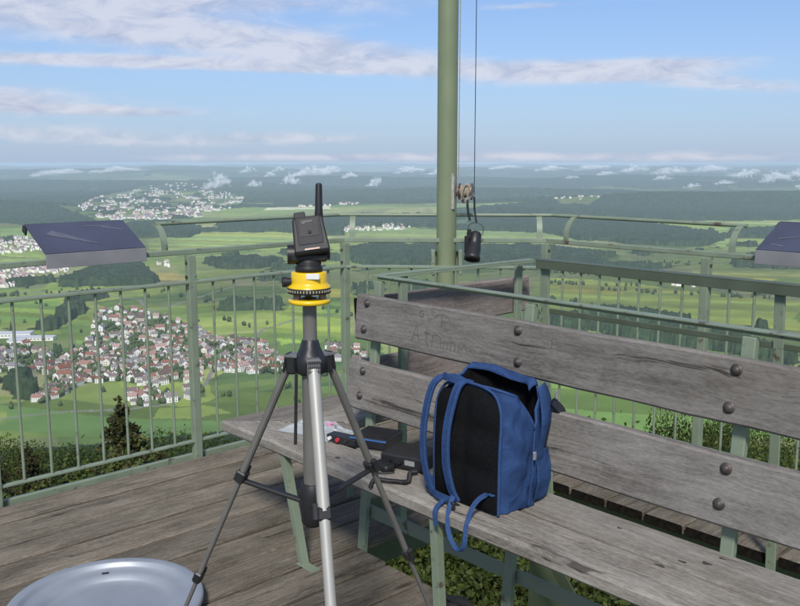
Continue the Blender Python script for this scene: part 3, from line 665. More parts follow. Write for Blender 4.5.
# ------------------------------------------------------------------ trees on the hill
def leaf_quads(centers, size, nrm_up=.3):
    n = len(centers); d1 = rng.normal(size=(n, 3)); d1 /= np.linalg.norm(d1, axis=1)[:, None]; d2 = rng.normal(size=(n, 3)); d2 -= d1*(d1*d2).sum(1)[:, None]; d2 /= np.linalg.norm(d2, axis=1)[:, None]
    s = size*rng.uniform(.45, 1.7, (n, 1)); c = np.asarray(centers)
    V = np.stack([c-d1*s, c+d2*s*.55, c+d1*s, c-d2*s*.55], 1).reshape(-1, 3); F = np.arange(n*4).reshape(-1, 4); return V, F
def mesh_np(name, V, F, mat):
    me = bpy.data.meshes.new(name); me.from_pydata(V.tolist(), [], F.tolist()); me.materials.append(mat); me.update(); return me
def broad_tree(H, R, mat, seed, leaves=30000, size=.052):
    r = random.Random(seed); t = MB(); t.tube([(0,0,-1),(.1,0,H*.3),(.05,.1,H*.6),(0,0,H*.86)], [.26,.2,.13,.03], 8)
    puffs = []
    for i in range(26):
        a = r.uniform(0, 6.28); zz = r.uniform(.34, 1.0); rr = R*math.sqrt(max(.03, 1-((zz-.58)/.46)**2))*r.uniform(.35, 1.0)
        p = Vector((math.cos(a)*rr, math.sin(a)*rr, H*zz*.95)); puffs.append((p, r.uniform(.16, .34)*R+.3))
        b = Vector((.05, .05, H*(zz*.6))); t.tube([b, (b+p)/2+Vector((0,0,.3)), p], [.08, .05, .02], 5)
    puffs.append((Vector((0,0,H*.93)), .3*R))
    per = leaves//len(puffs); C = []
    for p, rad in puffs:
        d = rng.normal(size=(per, 3)); d /= np.linalg.norm(d, axis=1)[:, None]; C.append(np.array(p)+d*(rad*rng.uniform(.35, 1.15, (per, 1)))*np.array((1, 1, .78)))
    V, F = leaf_quads(np.concatenate(C), size)
    return t, mesh_np('crown', V, F, mat)
def spruce_tree(H, R, mat, seed, size=.055):
    r = random.Random(seed); t = MB(); t.tube([(0,0,-1),(0,0,H*.5),(0,0,H*.92),(0,0,H)], [.22,.11,.025,.008], 8); C = []
    z = H*.30
    while z < H*.995:
        f = H-z; rad = min(R, .10+.46*f**.80); near = f < 5
        for k in range(6):
            a = r.uniform(0, 6.28); L_ = rad*r.uniform(.65, 1.15); e = Vector((math.cos(a)*L_, math.sin(a)*L_, z-L_*.10+.10*L_*L_)); o = Vector((0,0,z)); t.tube([o, o+(e-o)*.55+Vector((0,0,-.04*L_)), e], [.018,.012,.005], 4, cap=False)
            m = int((90 if near else 26)*(.25+L_)); u = rng.uniform(.08, 1.02, m); pts = np.outer(u, np.array(e-o))+np.array((0, 0, z)); sp = .16*L_+.02
            pts[:, 0] += rng.normal(0, sp, m)*(1.1-u*.7)*-math.sin(a); pts[:, 1] += rng.normal(0, sp, m)*(1.1-u*.7)*math.cos(a); pts[:, 2] += rng.normal(-.03, .045, m); C.append(pts)
        z += r.uniform(.14, .22) if near else r.uniform(.4, .6)
    C.append(np.stack([rng.normal(0, .03, 60), rng.normal(0, .03, 60), H-rng.uniform(-.05, .6, 60)], 1))
    V, F = leaf_quads(np.concatenate(C), size); return t, mesh_np('crown', V, F, mat)
def plant_trees():
    kinds = [('broadleaf_tree', 'dark green broadleaf tree', *broad_tree(15, 3.6, M_leaf, 1)), ('broadleaf_tree', 'pale spring green broadleaf tree', *broad_tree(13, 3.2, M_leaf2, 2, 36000, .042)),
             ('broadleaf_tree', 'tall narrow broadleaf tree', *broad_tree(17, 3.0, M_leaf, 3)), ('spruce_tree', 'brownish spruce tree', *spruce_tree(17, 2.6, M_need, 4)), ('bush', 'yellow green bushy treetop', *broad_tree(11, 3.8, M_leaf2, 5, 52000, .030))]
    trunks = []
    for k in kinds:
        o = k[2].build('trunk', M_bark); trunks.append(o.data); bpy.data.objects.remove(o)
    def plant(ki, x, y, top, where, rz=None, wide=1.0):
        H = (15, 13, 17, 17, 11)[ki]; g = th((x, y)); s = (top-g)/(H*(.97 if ki != 3 else 1.0)); s = max(.55, min(1.6, s))
        t = empty(kinds[ki][0], (x, y, top-H*s*(.97 if ki != 3 else 1)), f'{kinds[ki][1]} {where}', 'tree', 'trees on the hill below the platform')
        rz = random.uniform(0, 6.28) if rz is None else rz
        M = WM[t.name] @ Matrix.Rotation(rz, 4, 'Z') @ Matrix.Diagonal((s*wide, s*wide, s, 1)); link('trunk', trunks[ki], t, M); link('crown', kinds[ki][3], t, M)
    def polar(az, d): return d*math.sin(math.radians(az)), d*math.cos(math.radians(az))
    x, y = polar(-18.4, 24); plant(3, x, y, EYE-24*math.tan(math.radians(14.7)), 'standing highest among the treetops behind the left balusters', 1.0, 1.0)
    for az, d, dip, ki, wh in [(-26,30,17.6,3,'at the left edge below the railing'),(-24,38,16.9,3,'second from the left below the railing'),(-22,27,18.6,3,'left of the brown spruce'),(-20.6,44,17.6,2,'just behind the brown spruce on its left'),(-16,33,17.9,3,'right of the brown spruce'),
            (-14,26,18.6,3,'below the tall railing post'),(-12.5,40,17.9,0,'behind the tall railing post'),(-10,30,17.6,3,'between railing post and tripod leg'),(-7.5,36,18.6,0,'left of the tripod'),(-17.5,17,22.5,1,'directly under the railing foot'),(-22,17,22,4,'close below the deck edge on the left'),
            (-27,20,20.5,0,'nearest in the far left corner'),(-13,18,22,0,'close below the railing near the bench corner'),(-5,30,19.5,1,'behind the tripod'),(-2,16,22.6,4,'under the bench end below the radios'),(1.5,19,21.5,0,'below the opening left of the backpack'),
            (4,15,23.6,4,'below the opening under the backpack'),(7,20,20.5,1,'below the opening right of the backpack'),(10,16,22.0,4,'in the gap below the seat front'),(13,21,20.5,0,'below the seat toward the right'),(16,17,21.5,4,'below the right end of the seat'),
            (12,32,19.0,0,'behind the backrest, left one of the gap'),(15,36,18.6,1,'behind the backrest in the middle of the gap'),(19,28,16.4,1,'yellowish behind the right support post'),(21.5,34,16.2,4,'right of the right support post'),(24,30,17.2,0,'at the right edge below the railing'),(26,26,18,4,'rightmost below the railing'),
            (8,40,19.2,2,'behind the backpack'),(3,38,18.8,0,'behind the black radios'),(-1,42,18.5,2,'behind the short bench'),(18,22,21.5,0,'low down behind the lower backrest plank'),(23,20,20,1,'low down at the right edge'),
            (-24,50,17.2,1,'pale one far down on the left'),(-18,55,17.0,0,'far down behind the spruce'),(5,12,30,4,'deep below the opening'),(-1,11.5,31,0,'deep below the bench end'),(10,12,31,1,'deep below the seat front'),(14,13,29,0,'deepest toward the right')]:
        x, y = polar(az, d); plant(ki, x, y, EYE-d*math.tan(math.radians(dip)), wh, wide=.5 if az in (19, 21.5, 24) else 1.0)
plant_trees()

# ------------------------------------------------------------------ tower: deck and steel frame
def board_mesh(L, w, t, s0=0.0, s1=0.0, nseg=8, seed=0, ch=.005):
    """board along local x from 0..L, width y centred, top face z=0; s0/s1 = slant of the ends (dx per dy)"""
    r = random.Random(seed); b = MB(); vs = []; prof = [(-w/2, -t+ch), (-w/2, -ch), (-w/2+ch, 0), (w/2-ch, 0), (w/2, -ch), (w/2, -t+ch), (w/2-ch, -t), (-w/2+ch, -t)]
    bow = r.uniform(-.002, .002); n = nseg+1
    for i in range(n):
        f = i/nseg; e0 = r.uniform(-.0022, .0022); e1 = r.uniform(-.0022, .0022); dz = bow*math.sin(PI*f)+r.uniform(-.0006, .0006)
        for y, z in prof:
            x = (s0*y)*(1-f)+(L+s1*y)*f; vs.append((x, y+(e0 if y < 0 else e1)*(0 if i in (0, nseg) else 1), z+dz))
    k = 8; fs = [(i*k+j, i*k+(j+1) % k, (i+1)*k+(j+1) % k, (i+1)*k+j) for i in range(nseg) for j in range(k)]
    b.add(vs, fs); b.add(vs[:k], [tuple(range(k-1, -1, -1))], 1); b.add(vs[-k:], [tuple(range(k))], 1); return b
def board(name, mat, parent, p0, p1, w, t, up=UZ, s0=0, s1=0, seed=0, nseg=8, ch=.005):
    p0 = Vector(p0); p1 = Vector(p1); x = (p1-p0); L = x.length; x.normalize(); z = Vector(up); z = (z-x*z.dot(x)).normalized(); y = z.cross(x)
    M = Matrix((x, y, z)).transposed().to_4x4(); M.translation = p0
    b = board_mesh(L, w, t, s0, s1, nseg, seed, ch); b.v = [tuple(M @ Vector(v)) for v in b.v]
    return b.build(name, [mat, M_end], parent, M)
BL, RR, CH = -4.12, 4.18, .86            # platform edges (b, r) and the corner cut
OPEN_B, OPEN_R0, OPEN_R1 = -2.65, 2.167, 3.375
deck = empty('platform_deck', W(-1.6, 1.2, 0), kind='structure')
step = .205; k = 0; b0 = -3.265-4*step
while b0 < 1.6:
    bc = b0+step/2; wd = step-random.uniform(.012, .019)
    rmax = min(RR, RR-CH+(bc-BL)); sl = 1.0 if bc < BL+CH else 0.0
    bwd = 0
    dz = random.uniform(-.003, .002)
    if bc < OPEN_B:
        cut = random.choice((None, .55)) if False else None
        board('plank', M_deck, deck, W(bc, -1.6, dz), W(bc, rmax, dz), wd, .045, s1=-sl, seed=k)
    else:
        board('plank', M_deck, deck, W(bc, -1.6, dz), W(bc, OPEN_R0+random.uniform(-.006, .006), dz), wd, .045, seed=k)
        board('plank', M_deck, deck, W(bc, OPEN_R1+random.uniform(-.008, .008), dz+.001), W(bc, rmax, dz), wd, .045, s1=-sl, seed=100+k, nseg=3)
    b0 += step; k += 1
K1 = W(BL-.03, RR-CH); K2 = W(BL+CH, RR+.03)
b = MB()
for p, q in ((W(BL-.03, -1.6), W(BL-.03, RR-CH+.012)), (W(BL-.012, RR-CH+.03), W(BL+CH-.03, RR+.012)), (W(BL+CH, RR+.03), W(1.6, RR+.03))):
    b.bar(p+UZ*-.062, q+UZ*-.062, .03, .14, ch=.003)
b.build('edge_beam', M_green, deck)
b = MB()
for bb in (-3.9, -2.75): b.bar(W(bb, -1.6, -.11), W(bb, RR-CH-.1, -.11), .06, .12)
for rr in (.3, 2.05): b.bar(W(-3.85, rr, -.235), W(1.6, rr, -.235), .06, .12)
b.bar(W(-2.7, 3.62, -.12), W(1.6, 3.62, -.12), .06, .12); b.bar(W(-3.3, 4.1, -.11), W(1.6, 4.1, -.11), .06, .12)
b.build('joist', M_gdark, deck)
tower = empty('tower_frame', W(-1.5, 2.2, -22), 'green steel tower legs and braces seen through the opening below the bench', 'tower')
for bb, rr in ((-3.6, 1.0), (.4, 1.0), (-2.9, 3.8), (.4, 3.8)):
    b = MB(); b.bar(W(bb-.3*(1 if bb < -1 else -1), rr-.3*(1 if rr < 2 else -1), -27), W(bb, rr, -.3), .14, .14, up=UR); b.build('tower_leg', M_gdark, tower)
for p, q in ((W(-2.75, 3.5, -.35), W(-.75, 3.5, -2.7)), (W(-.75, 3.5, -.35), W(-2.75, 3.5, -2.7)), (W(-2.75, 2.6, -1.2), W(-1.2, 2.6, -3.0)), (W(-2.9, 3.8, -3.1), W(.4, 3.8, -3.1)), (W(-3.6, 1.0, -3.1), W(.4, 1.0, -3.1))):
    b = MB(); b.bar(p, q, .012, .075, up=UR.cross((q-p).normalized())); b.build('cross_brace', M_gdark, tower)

# ------------------------------------------------------------------ outer railing
rail = empty('platform_railing', W(BL, 2.272), 'sage green steel railing with thin balusters round the platform edge', 'railing')
segs = [(W(BL, -1.6), W(BL, RR-CH)), (W(BL, RR-CH), W(BL+CH, RR)), (W(BL+CH, RR), W(1.6, RR))]
outs = [-UB, (UR-UB).normalized(), UR]
HZ, UZ2, TZ = .957, 1.105, 1.265
posts = [W(BL, r) for r in (-.878, .172, 1.222, 2.272, 3.32)]+[W(b_, RR) for b_ in (-3.26, -2.22, -1.17, -.12, .93)]
for i, p in enumerate(posts):
    b = MB(); left = i < 5; ax = UR if left else UB
    ang = ax
    b.box(p+UZ*.50, ax*.022, (UB if left else UR)*.022, UZ*.60, ch=.003); b.build('post', M_green, rail)
    b = MB(); b.tube([p+UZ*.985-ax*.03, p+UZ*.985+ax*.03], .009, 6); b.tube([p+UZ*1.06-ax*.028, p+UZ*1.06+ax*.028], .008, 6); b.build('bolt', M_bolt, rail)
for (p, q), o in zip(segs, outs):
    d = (q-p).normalized()
    for nm, z, w, t, off in (('handrail', HZ, .045, .016, .0), ('bottom_rail', .085, .03, .014, 0), ('upper_rail', UZ2+.012, .036, .026, .022)):
        e0, e1 = (off*.414 if o != outs[0] else 0), (off*.414 if o != outs[2] else 0)
        b = MB(); b.bar(p+UZ*z+o*off-d*e0, q+UZ*z+o*off+d*e1, w, t, ch=.003); b.build(nm, M_green, rail)
    for u0, u1 in (((0, 2.71), (3.73, (q-p).length)) if o == outs[0] else ((0, 1.19), (2.21, (q-p).length)) if o == outs[2] else ((0, (q-p).length),)):
        b = MB(); v0 = u0-(.0456 if o != outs[0] and u0 == 0 else 0); v1 = u1+(.0456 if o != outs[2] and u1 > 4 or o == outs[1] else 0); b.tube([p+d*v0+UZ*TZ+o*.11, p+d*v1+UZ*TZ+o*.11], .0105, 8); b.build('top_rail', M_green, rail)
# balusters
def balusters(p, q, n):
    for i in range(1, n):
        c = p+(q-p)*(i/n); b = MB(); b.tube([c+UZ*.08, c+UZ*(HZ-.004)], .0072, 7); b.build('baluster', M_green, rail)
for i in range(4): balusters(posts[i], posts[i+1], 8)
balusters(posts[4], posts[5], 9)
for i in range(5, 9): balusters(posts[i], posts[i+1], 8)
def bracket(p, o, d):
    pts = [p+UZ*1.12+o*.02, p+UZ*1.18+o*.025, p+UZ*1.228+o*.05, p+UZ*1.255+o*.085, p+UZ*1.262+o*.125]
    b = MB(); b.ribbon(bez(pts, 16), d, .034, .007); b.build('bracket', M_green, rail)
for r in (.3, 1.10, 2.14, 3.16): bracket(W(BL, r), -UB, UR)
for f in (.05, .955): bracket(K1+(K2-K1)*f, (UR-UB).normalized(), (UR+UB).normalized())
for b_ in (-3.13, -2.10, -1.05, 0): bracket(W(b_, RR), UR, UB)

# ------------------------------------------------------------------ orientation panels on the railing
M_glare = plain('pale glare on enamel', (.11, .115, .145), .45, var=.25, scale=60)  # pale wedge on the panels: a glare streak painted in as colour
def panel(p, along, out, L, label, streak, glare_wedge=()):
    t = empty('orientation_panel', p, label, 'panel', 'orientation panels on the railing')
    dn = (out*.25+UZ*.125); n = along.cross(dn).normalized(); n = n if n.z > 0 else -n
    b = MB(); c = p+along*L/2+dn/2+UZ*.006; b.box(c, along*L/2, dn/2, n*.004, 0, ch=.001); b.build('plate', M_panel, t)
    b = MB(); b.box(p+along*L/2-UZ*.028-out*.004, along*L/2, out*.003, UZ*.034, 0, ch=.001); b.box(p+along*L/2+UZ*.0085+out*.012, along*L/2, dn.normalized()*.012, n*.0015); b.build('front_lip', M_lip, t)
    for e in (.06, L-.06):
        b = MB(); b.bar(p+along*e+out*.02-UZ*.03, p+along*e+dn*.92-n*.014, .02, .012, up=n); b.bar(p+along*e+out*.03-UZ*.04, p+along*e+out*.12+UZ*.02, .018, .012, up=UZ); b.build('support_arm', M_gdark, t)
    b = MB(); q = p+dn*.93; b.box(q-along*.004-n*.012, along*.004, dn.normalized()*.022, n*.016); b.build('end_cap', M_black, t)
    # thin pale lines across the plate
    b = MB()
    for (a0, d0, a1, d1) in streak:
        x0 = p+along*a0*L+dn*d0+n*.0108; x1 = p+along*a1*L+dn*d1+n*.0108; b.bar(x0, x1, .0035, .0008, up=n, ch=0)
    b.build('pale_line', M_lip, t)
    for sc0 in glare_wedge:
        b = MB(); q = [p+along*a*L+dn*d+n*.0113 for a, d in sc0]; q2 = [v-n*.0009 for v in q]; b.add(q+q2, [(0,1,2), (3,5,4), (0,3,4,1), (1,4,5,2), (2,5,3,0)]); b.build('glare_wedge', M_glare, t)
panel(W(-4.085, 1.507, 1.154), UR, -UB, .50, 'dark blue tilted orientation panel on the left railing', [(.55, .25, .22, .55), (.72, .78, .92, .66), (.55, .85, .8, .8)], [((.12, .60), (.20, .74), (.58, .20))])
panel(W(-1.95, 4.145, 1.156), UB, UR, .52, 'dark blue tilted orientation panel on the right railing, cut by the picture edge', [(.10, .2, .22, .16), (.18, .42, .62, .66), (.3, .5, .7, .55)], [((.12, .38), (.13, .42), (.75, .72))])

# ------------------------------------------------------------------ stairwell railing
sw = empty('stairwell_railing', W(OPEN_B, OPEN_R0), 'sage green angle iron railing round the stairwell behind the long bench', 'railing')
def np_(b_, z, lean=.091): return W(b_, OPEN_R0+.022+lean*z, z)
def fp_(b_, z, lean=.10): return W(b_, OPEN_R1-lean*z, z)
RZ = 1.13
SUP = (-2.62, -1.84, -1.075, -.3, .5)
for b_ in SUP:
    b = MB(); b.bar(np_(b_, -.35), np_(b_, RZ-.02), .040, .026, up=UR, ch=.003); b.build('post', M_green, sw)
for b_ in (-2.55, -1.43, -.3):
    b = MB(); b.bar(fp_(b_, -.10)+UR*-.03, fp_(b_, RZ-.02), .040, .012, up=UR, ch=.002); b.bar(fp_(b_, -.10)+UR*-.012-UB*.017, fp_(b_, RZ-.02)-UB*.017+UR*.018, .007, .034, up=UR, ch=.002); b.build('post', M_green, sw)
def angle(p, q, side, name, w=.05, v=.05, t=.006, mat=None):
    b = MB(); b.bar(p, q, w, t, ch=.001); b.bar(p+side*(w/2-t/2)-UZ*(v/2), q+side*(w/2-t/2)-UZ*(v/2), t, v-.007, ch=.001); b.build(name, mat or M_green, sw)
angle(np_(-2.65, RZ), np_(.9, RZ), UR, 'top_rail', .034, .02)
angle(fp_(-2.58, RZ), fp_(.9, RZ), -UR, 'top_rail', .055, .044, mat=M_gdark)  # darker green stands in for the shade on this rail
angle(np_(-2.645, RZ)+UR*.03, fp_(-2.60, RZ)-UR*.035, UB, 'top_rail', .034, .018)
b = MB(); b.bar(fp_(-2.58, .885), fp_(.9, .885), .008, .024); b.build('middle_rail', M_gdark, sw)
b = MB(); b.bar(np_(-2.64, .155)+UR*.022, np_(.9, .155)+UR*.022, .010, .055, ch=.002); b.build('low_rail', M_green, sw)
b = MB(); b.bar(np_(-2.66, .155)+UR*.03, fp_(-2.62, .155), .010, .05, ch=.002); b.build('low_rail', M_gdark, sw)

# ------------------------------------------------------------------ benches
def bolt(parent, c, nrm, r=.0138):
    b = MB(); b.lathe(c, [(r*1.25, 0), (r*1.25, .0025), (r, .003), (r*.92, .007), (r*.62, .0115), (r*.25, .0135), (0.0005, .0138)], 14, axis=nrm); b.build('bolt', M_bolt, parent)
bench = empty('long_bench', W(-1.6, 2.05), 'weathered grey plank bench along the stairwell, its backrest bolted to green posts', 'bench', 'plank benches round the stairwell')
SZ = .495
s_ = .5
board('seat_plank', M_seat, bench, W(-3.165+.095, 1.955, SZ), W(1.0, 1.955, SZ), .188, .048, s0=1.0, seed=301, nseg=20, ch=.009)
board('seat_plank', M_seat, bench, W(-3.165+.29, 2.148, SZ-.002), W(1.0, 2.148, SZ-.001), .178, .046, s0=1.0, seed=302, nseg=20, ch=.008)
for (kb, kr, sx_, sy_, pl) in ((-1.085, 2.135, .017, .010, 1), (-1.135, 2.095, .016, .007, 1), (-1.165, 2.03, .017, .006, 0), (-1.07, 2.195, .014, .006, 1), (-2.45, 1.93, .014, .007, 0), (-1.38, 2.16, .010, .005, 1)):
    b = MB(); n_ = 14; cK = W(kb, kr, SZ-.0004); vs = []
    for rr_, hh_ in ((1, 0), (.8, .0012), (.35, .0014), (.001, .0008)):
        for j in range(n_): a_ = 2*PI*j/n_; w_ = 1+.22*math.sin(3*a_+kb*40); vs.append(cK+UB*math.cos(a_)*sx_*rr_*w_+UR*math.sin(a_)*sy_*rr_*w_+UZ*hh_)
    b.add(vs, [(i*n_+j, i*n_+(j+1) % n_, (i+1)*n_+(j+1) % n_, (i+1)*n_+j) for i in range(3) for j in range(n_)], 0, True); b.build('knot', M_knot, [o for o in bench.children if o.name.startswith('seat_plank')][pl])
bn = -(UR*1.0 - UZ*.091).normalized()*1.0
bn = (-UR+UZ*.091).normalized()
def backplank(z0, z1, b0_, b1_, seed, thick=.042):
    zc = (z0+z1)/2; off = -UR*(.013+thick)
    o = board('back_plank', M_back, bench, np_(b0_, zc)+off, np_(b1_, zc)+off, z1-z0, thick, up=bn, seed=seed, nseg=20, ch=.007); return o
bp1 = backplank(.874, 1.058, -2.69, 1.0, 311)
bp2 = backplank(.588, .788, -2.715, 1.0, 312)
for pl, zs in ((bp1, (1.026, .92)), (bp2, (.752, .65))):
    for i, b_ in enumerate(SUP):
        for j, z in enumerate(zs): bolt(pl, np_(b_-.004+.01*j*(1 if i % 2 else -1), z)-UR*(.013+.0425), bn, .0138 if i else .0132)
# carved scratches in the top plank
b = MB()
def stroke(pts, w=.0045):
    """points (b, z) on the face of the top plank"""
    P = [np_(x, z)-UR*(.013+.0428) for x, z in pts]; b.ribbon(P, bn.cross((P[-1]-P[0]).normalized()), w, .0012)
def letter(segs_, b0_, z0, h, w=.0045):
    for s in segs_: stroke([(b0_+x*h, z0+y*h) for x, y in s], w)
letter([[(.5,.95),(.2,1),(0,.75),(.1,.35),(.45,.3),(.62,.62),(.4,.75)]], -2.32, 1.0, .036)
letter([[(0,.6),(.3,.9),(.8,1),(1.3,.9),(1.6,.6)],[(.75,1),(.75,0)]], -2.24, .985, .05)
letter([[(0,0),(.35,1),(.7,0)],[(.15,.4),(.58,.4)]], -2.355, .915, .062)
letter([[(0,.7),(.55,.72)],[(.25,1),(.25,.1),(.45,0)]], -2.29, .915, .058)
letter([[(0,0),(0,.8),(.4,.95),(.85,.75),(.9,0)]], -2.245, .91, .05)
for x in (-2.185, -2.168, -2.15, -2.128, -2.11): letter([[(0,0),(.05,.85)]], x, .908, .036)
letter([[(0,.85),(.9,.9)]], -2.165, .908, .036); letter([[(0,.3),(.4,.8),(.8,.2)]], -2.10, .905, .045)
letter([[(0,0),(0,.8),(.5,.8)],[(0,.4),(.4,.4)]], -1.70, .985, .045)
letter([[(0,0),(0,1)],[(.3,0),(.3,.9)]], -1.42, 1.0, .034)
b.build('carving', plain('scratched wood', (.125, .115, .104), .95), bp1)['kind'] = 'stuff'
def leg(parent, b_, lean=0.0, foot=True):
    top = W(b_-lean, 1.875, SZ-.047); bot = W(b_, 1.905, .004); b = MB(); b.bar(top, bot, .030, .005, up=UR, ch=.001); b.bar(top+UR*.016+UB*.0125, bot+UR*.016+UB*.0125, .005, .028, up=UR, ch=.001)
    if foot: b.bar(bot-UB*.02+UR*.01, bot+UB*.085+UR*.01, .04, .006, up=UZ, ch=.001)
    b.build('leg', M_green, parent)
for b_, l in ((-2.66, .075), (-1.89, .0), (-1.1, .0), (-.3, 0), (.5, 0)): leg(bench, b_, l)
for b_ in SUP:
    b = MB(); b.bar(W(b_+.03, 1.89, SZ-.055), np_(b_+.03, SZ-.055)-UR*.0, .036, .008); b.build('seat_bracket', M_green, bench)
sb = empty('short_bench', W(-2.9, 2.8), 'second plank bench round the corner with reddish brown backrest', 'bench', 'plank benches round the stairwell')
board('seat_plank', M_seat, sb, W(-3.07, 1.865+.095, SZ), W(-3.07, 3.42, SZ), .188, .048, s0=-1.0, seed=321, nseg=10, ch=.009)
board('seat_plank', M_seat, sb, W(-2.877, 1.865+.29, SZ-.002), W(-2.877, 3.42, SZ-.002), .178, .046, s0=-1.0, seed=322, nseg=10, ch=.008)
board('back_plank', M_red, sb, W(-2.715, 2.27, .945), W(-2.715, 3.36, .945), .172, .04, up=(UB*1+UZ*.09), seed=323, nseg=8, ch=.006)
board('back_plank', M_red, sb, W(-2.735, 2.27, .67), W(-2.735, 3.36, .67), .18, .04, up=(UB*1+UZ*.09), seed=324, nseg=8, ch=.006)
for r_ in (2.45, 3.2):
    b = MB(); b.bar(W(-2.66, r_, 0), W(-2.655, r_, RZ-.01), .04, .02, up=UB, ch=.002); b.build('post', M_green, sb)
    b = MB(); b.bar(W(-3.1, r_+.05, SZ-.05), W(-3.08, r_+.05, 0), .038, .006, up=UB, ch=.001); b.build('leg', M_green, sb)

# ------------------------------------------------------------------ flagpole with halyard
PB = (K1+K2)/2*1.0; PB = Vector((.283, 5.30, 0))
pole = empty('flagpole', PB, 'thick olive green flagpole standing at the back railing', 'pole')
b = MB(); b.tube([PB+UZ*-.2, PB+UZ*6.5], .0605, 28); b.build('shaft', M_pole, pole)
b = MB(); b.lathe(PB, [(.061, 6.5), (.075, 6.5), (.078, 6.55), (.05, 6.6), (.001, 6.62)], 20); b.build('cap', M_pole, pole)
b = MB()
for s in (-1, 1):
    b.box(PB+Vector((s*.083, -.02, .985)), (.012,0,0), (0,.04,0), (0,0,.075), ch=.003)
b.box(PB+Vector((0, .07, .99)), (.09,0,0), (0,.006,0), (0,0,.05), ch=.002); b.build('clamp', M_green, pole)
wz = 1.412
wc = PB+Vector((.060, -.035, wz))
b = MB(); b.box(PB+Vector((.034, -.0555, wz)), (.008, -.0045, 0), (.003, .005, 0), (0,0,.105), ch=.001); b.build('cleat_plate', M_bag2, pole)
b = MB(); b.tube([wc, wc+Vector((.09, -.03, 0))], .028, 14); b.tube([wc+Vector((.012,-.004,0)), wc+Vector((.018,-.006,0))], .05, 16); b.tube([wc+Vector((.082,-.028,0)), wc+Vector((.09,-.03,0))], .05, 16); b.tube([wc+Vector((.03,-.05,-.02)), wc+Vector((.03,-.10,-.05))], .008, 8); b.build('winch', M_brass, pole)
b = MB(); pts = []
for i in range(90):
    a = i*.55; rr = .033+.002*math.sin(i*.7); x = .022+.056*(i/90); pts.append(wc+Vector((x+rr*0, -x*.33, 0))+Vector((math.sin(a)*rr*.3, math.sin(a)*rr*.95, math.cos(a)*rr)))
b.tube(pts, .006, 6)
for q in range(1): b.tube([wc+Vector((.045+.01*math.cos(t*.5+q)+.012*q, -.055, -.01+.055*math.cos(t*.5))) + Vector((.02*math.sin(t*.5), 0, 0)) for t in range(14)], .006, 6)
b.build('rope_coil', M_rope, pole)
b = MB(); b.box(PB+Vector((.10, -.05, 6.3)), (.05,0,0), (0,.012,0), (0,0,.02), ch=.003); b.lathe(PB+Vector((.15, -.06, 6.3)), [(.03,-.01),(.022,0),(.03,.01)], 16, axis=(0,1,0)); b.build('pulley', M_brass, pole)
b = MB(); b.tube([PB+Vector((.152, -.075, 6.3)), wc+Vector((.098, -.06, .03)), wc+Vector((.098, -.06, -.02))], .0026, 6); b.build('halyard', M_face, pole)
b = MB(); b.tube([PB+Vector((.068, -.06, 6.3)), PB+Vector((.066, -.06, wz+.08))], .0028, 6); b.build('thin_line', M_rope, pole)
# black instrument hanging on a strap from the winch
hc = wc+Vector((.100, -.075, -.315)); HS = .80
hang = empty('hanging_camera', hc, 'black cylindrical camera hanging on a strap from the flagpole winch', 'camera')
ax = Vector((-.16, -.42, -.9)).normalized()
b = MB(); b.lathe(hc, [(r_*HS, h_*HS) for r_, h_ in [(.001,-.10),(.035,-.10),(.046,-.085),(.048,-.02),(.046,.0),(.055,.01),(.056,.085),(.060,.09),(.060,.12),(.052,.12),(.050,.112),(.045,.11)]], 24, axis=ax); b.build('body', M_black, hang)
b = MB(); b.lathe(hc, [(.052*HS,.108*HS),(.02*HS,.104*HS),(.001,.103*HS)], 20, axis=ax); b.build('lens', plain('lens glass', (.06, .03, .028), .12), hang)
b = MB(); b.box(hc+Vector((-.044,-.005,.0)), (.014,0,0), (0,.02,0), (0,0,.055), ch=.006); b.box(hc+Vector((-.030,-.005,.065)), (.012,0,0), (0,.012,0), (0,0,.03), ch=.004); b.build('side_grip', M_char, hang)
b = MB(); top = wc+Vector((.098, -.065, -.03)); b.ribbon([top, top+Vector((.003,0,-.08)), hc+Vector((.012,0,.13))], Vector((1,.2,0)), .012, .003); b.ribbon(bez([hc+Vector((.012,0,.135)), hc+Vector((-.03,0,.12)), hc+Vector((-.045,0,.06))], 8), Vector((0,1,0)), .012, .003); b.ribbon(bez([hc+Vector((.012,0,.135)), hc+Vector((.05,0,.11)), hc+Vector((.05,0,.06))], 8), Vector((0,1,0)), .012, .003); b.ribbon(bez([top+Vector((0,0,.02)), top+Vector((-.04,-.02,-.02)), top+Vector((-.035,-.02,-.10)), top+Vector((-.025,-.02,-.14))], 10), Vector((1,0,0)), .014, .004); b.build('strap', M_black, hang)

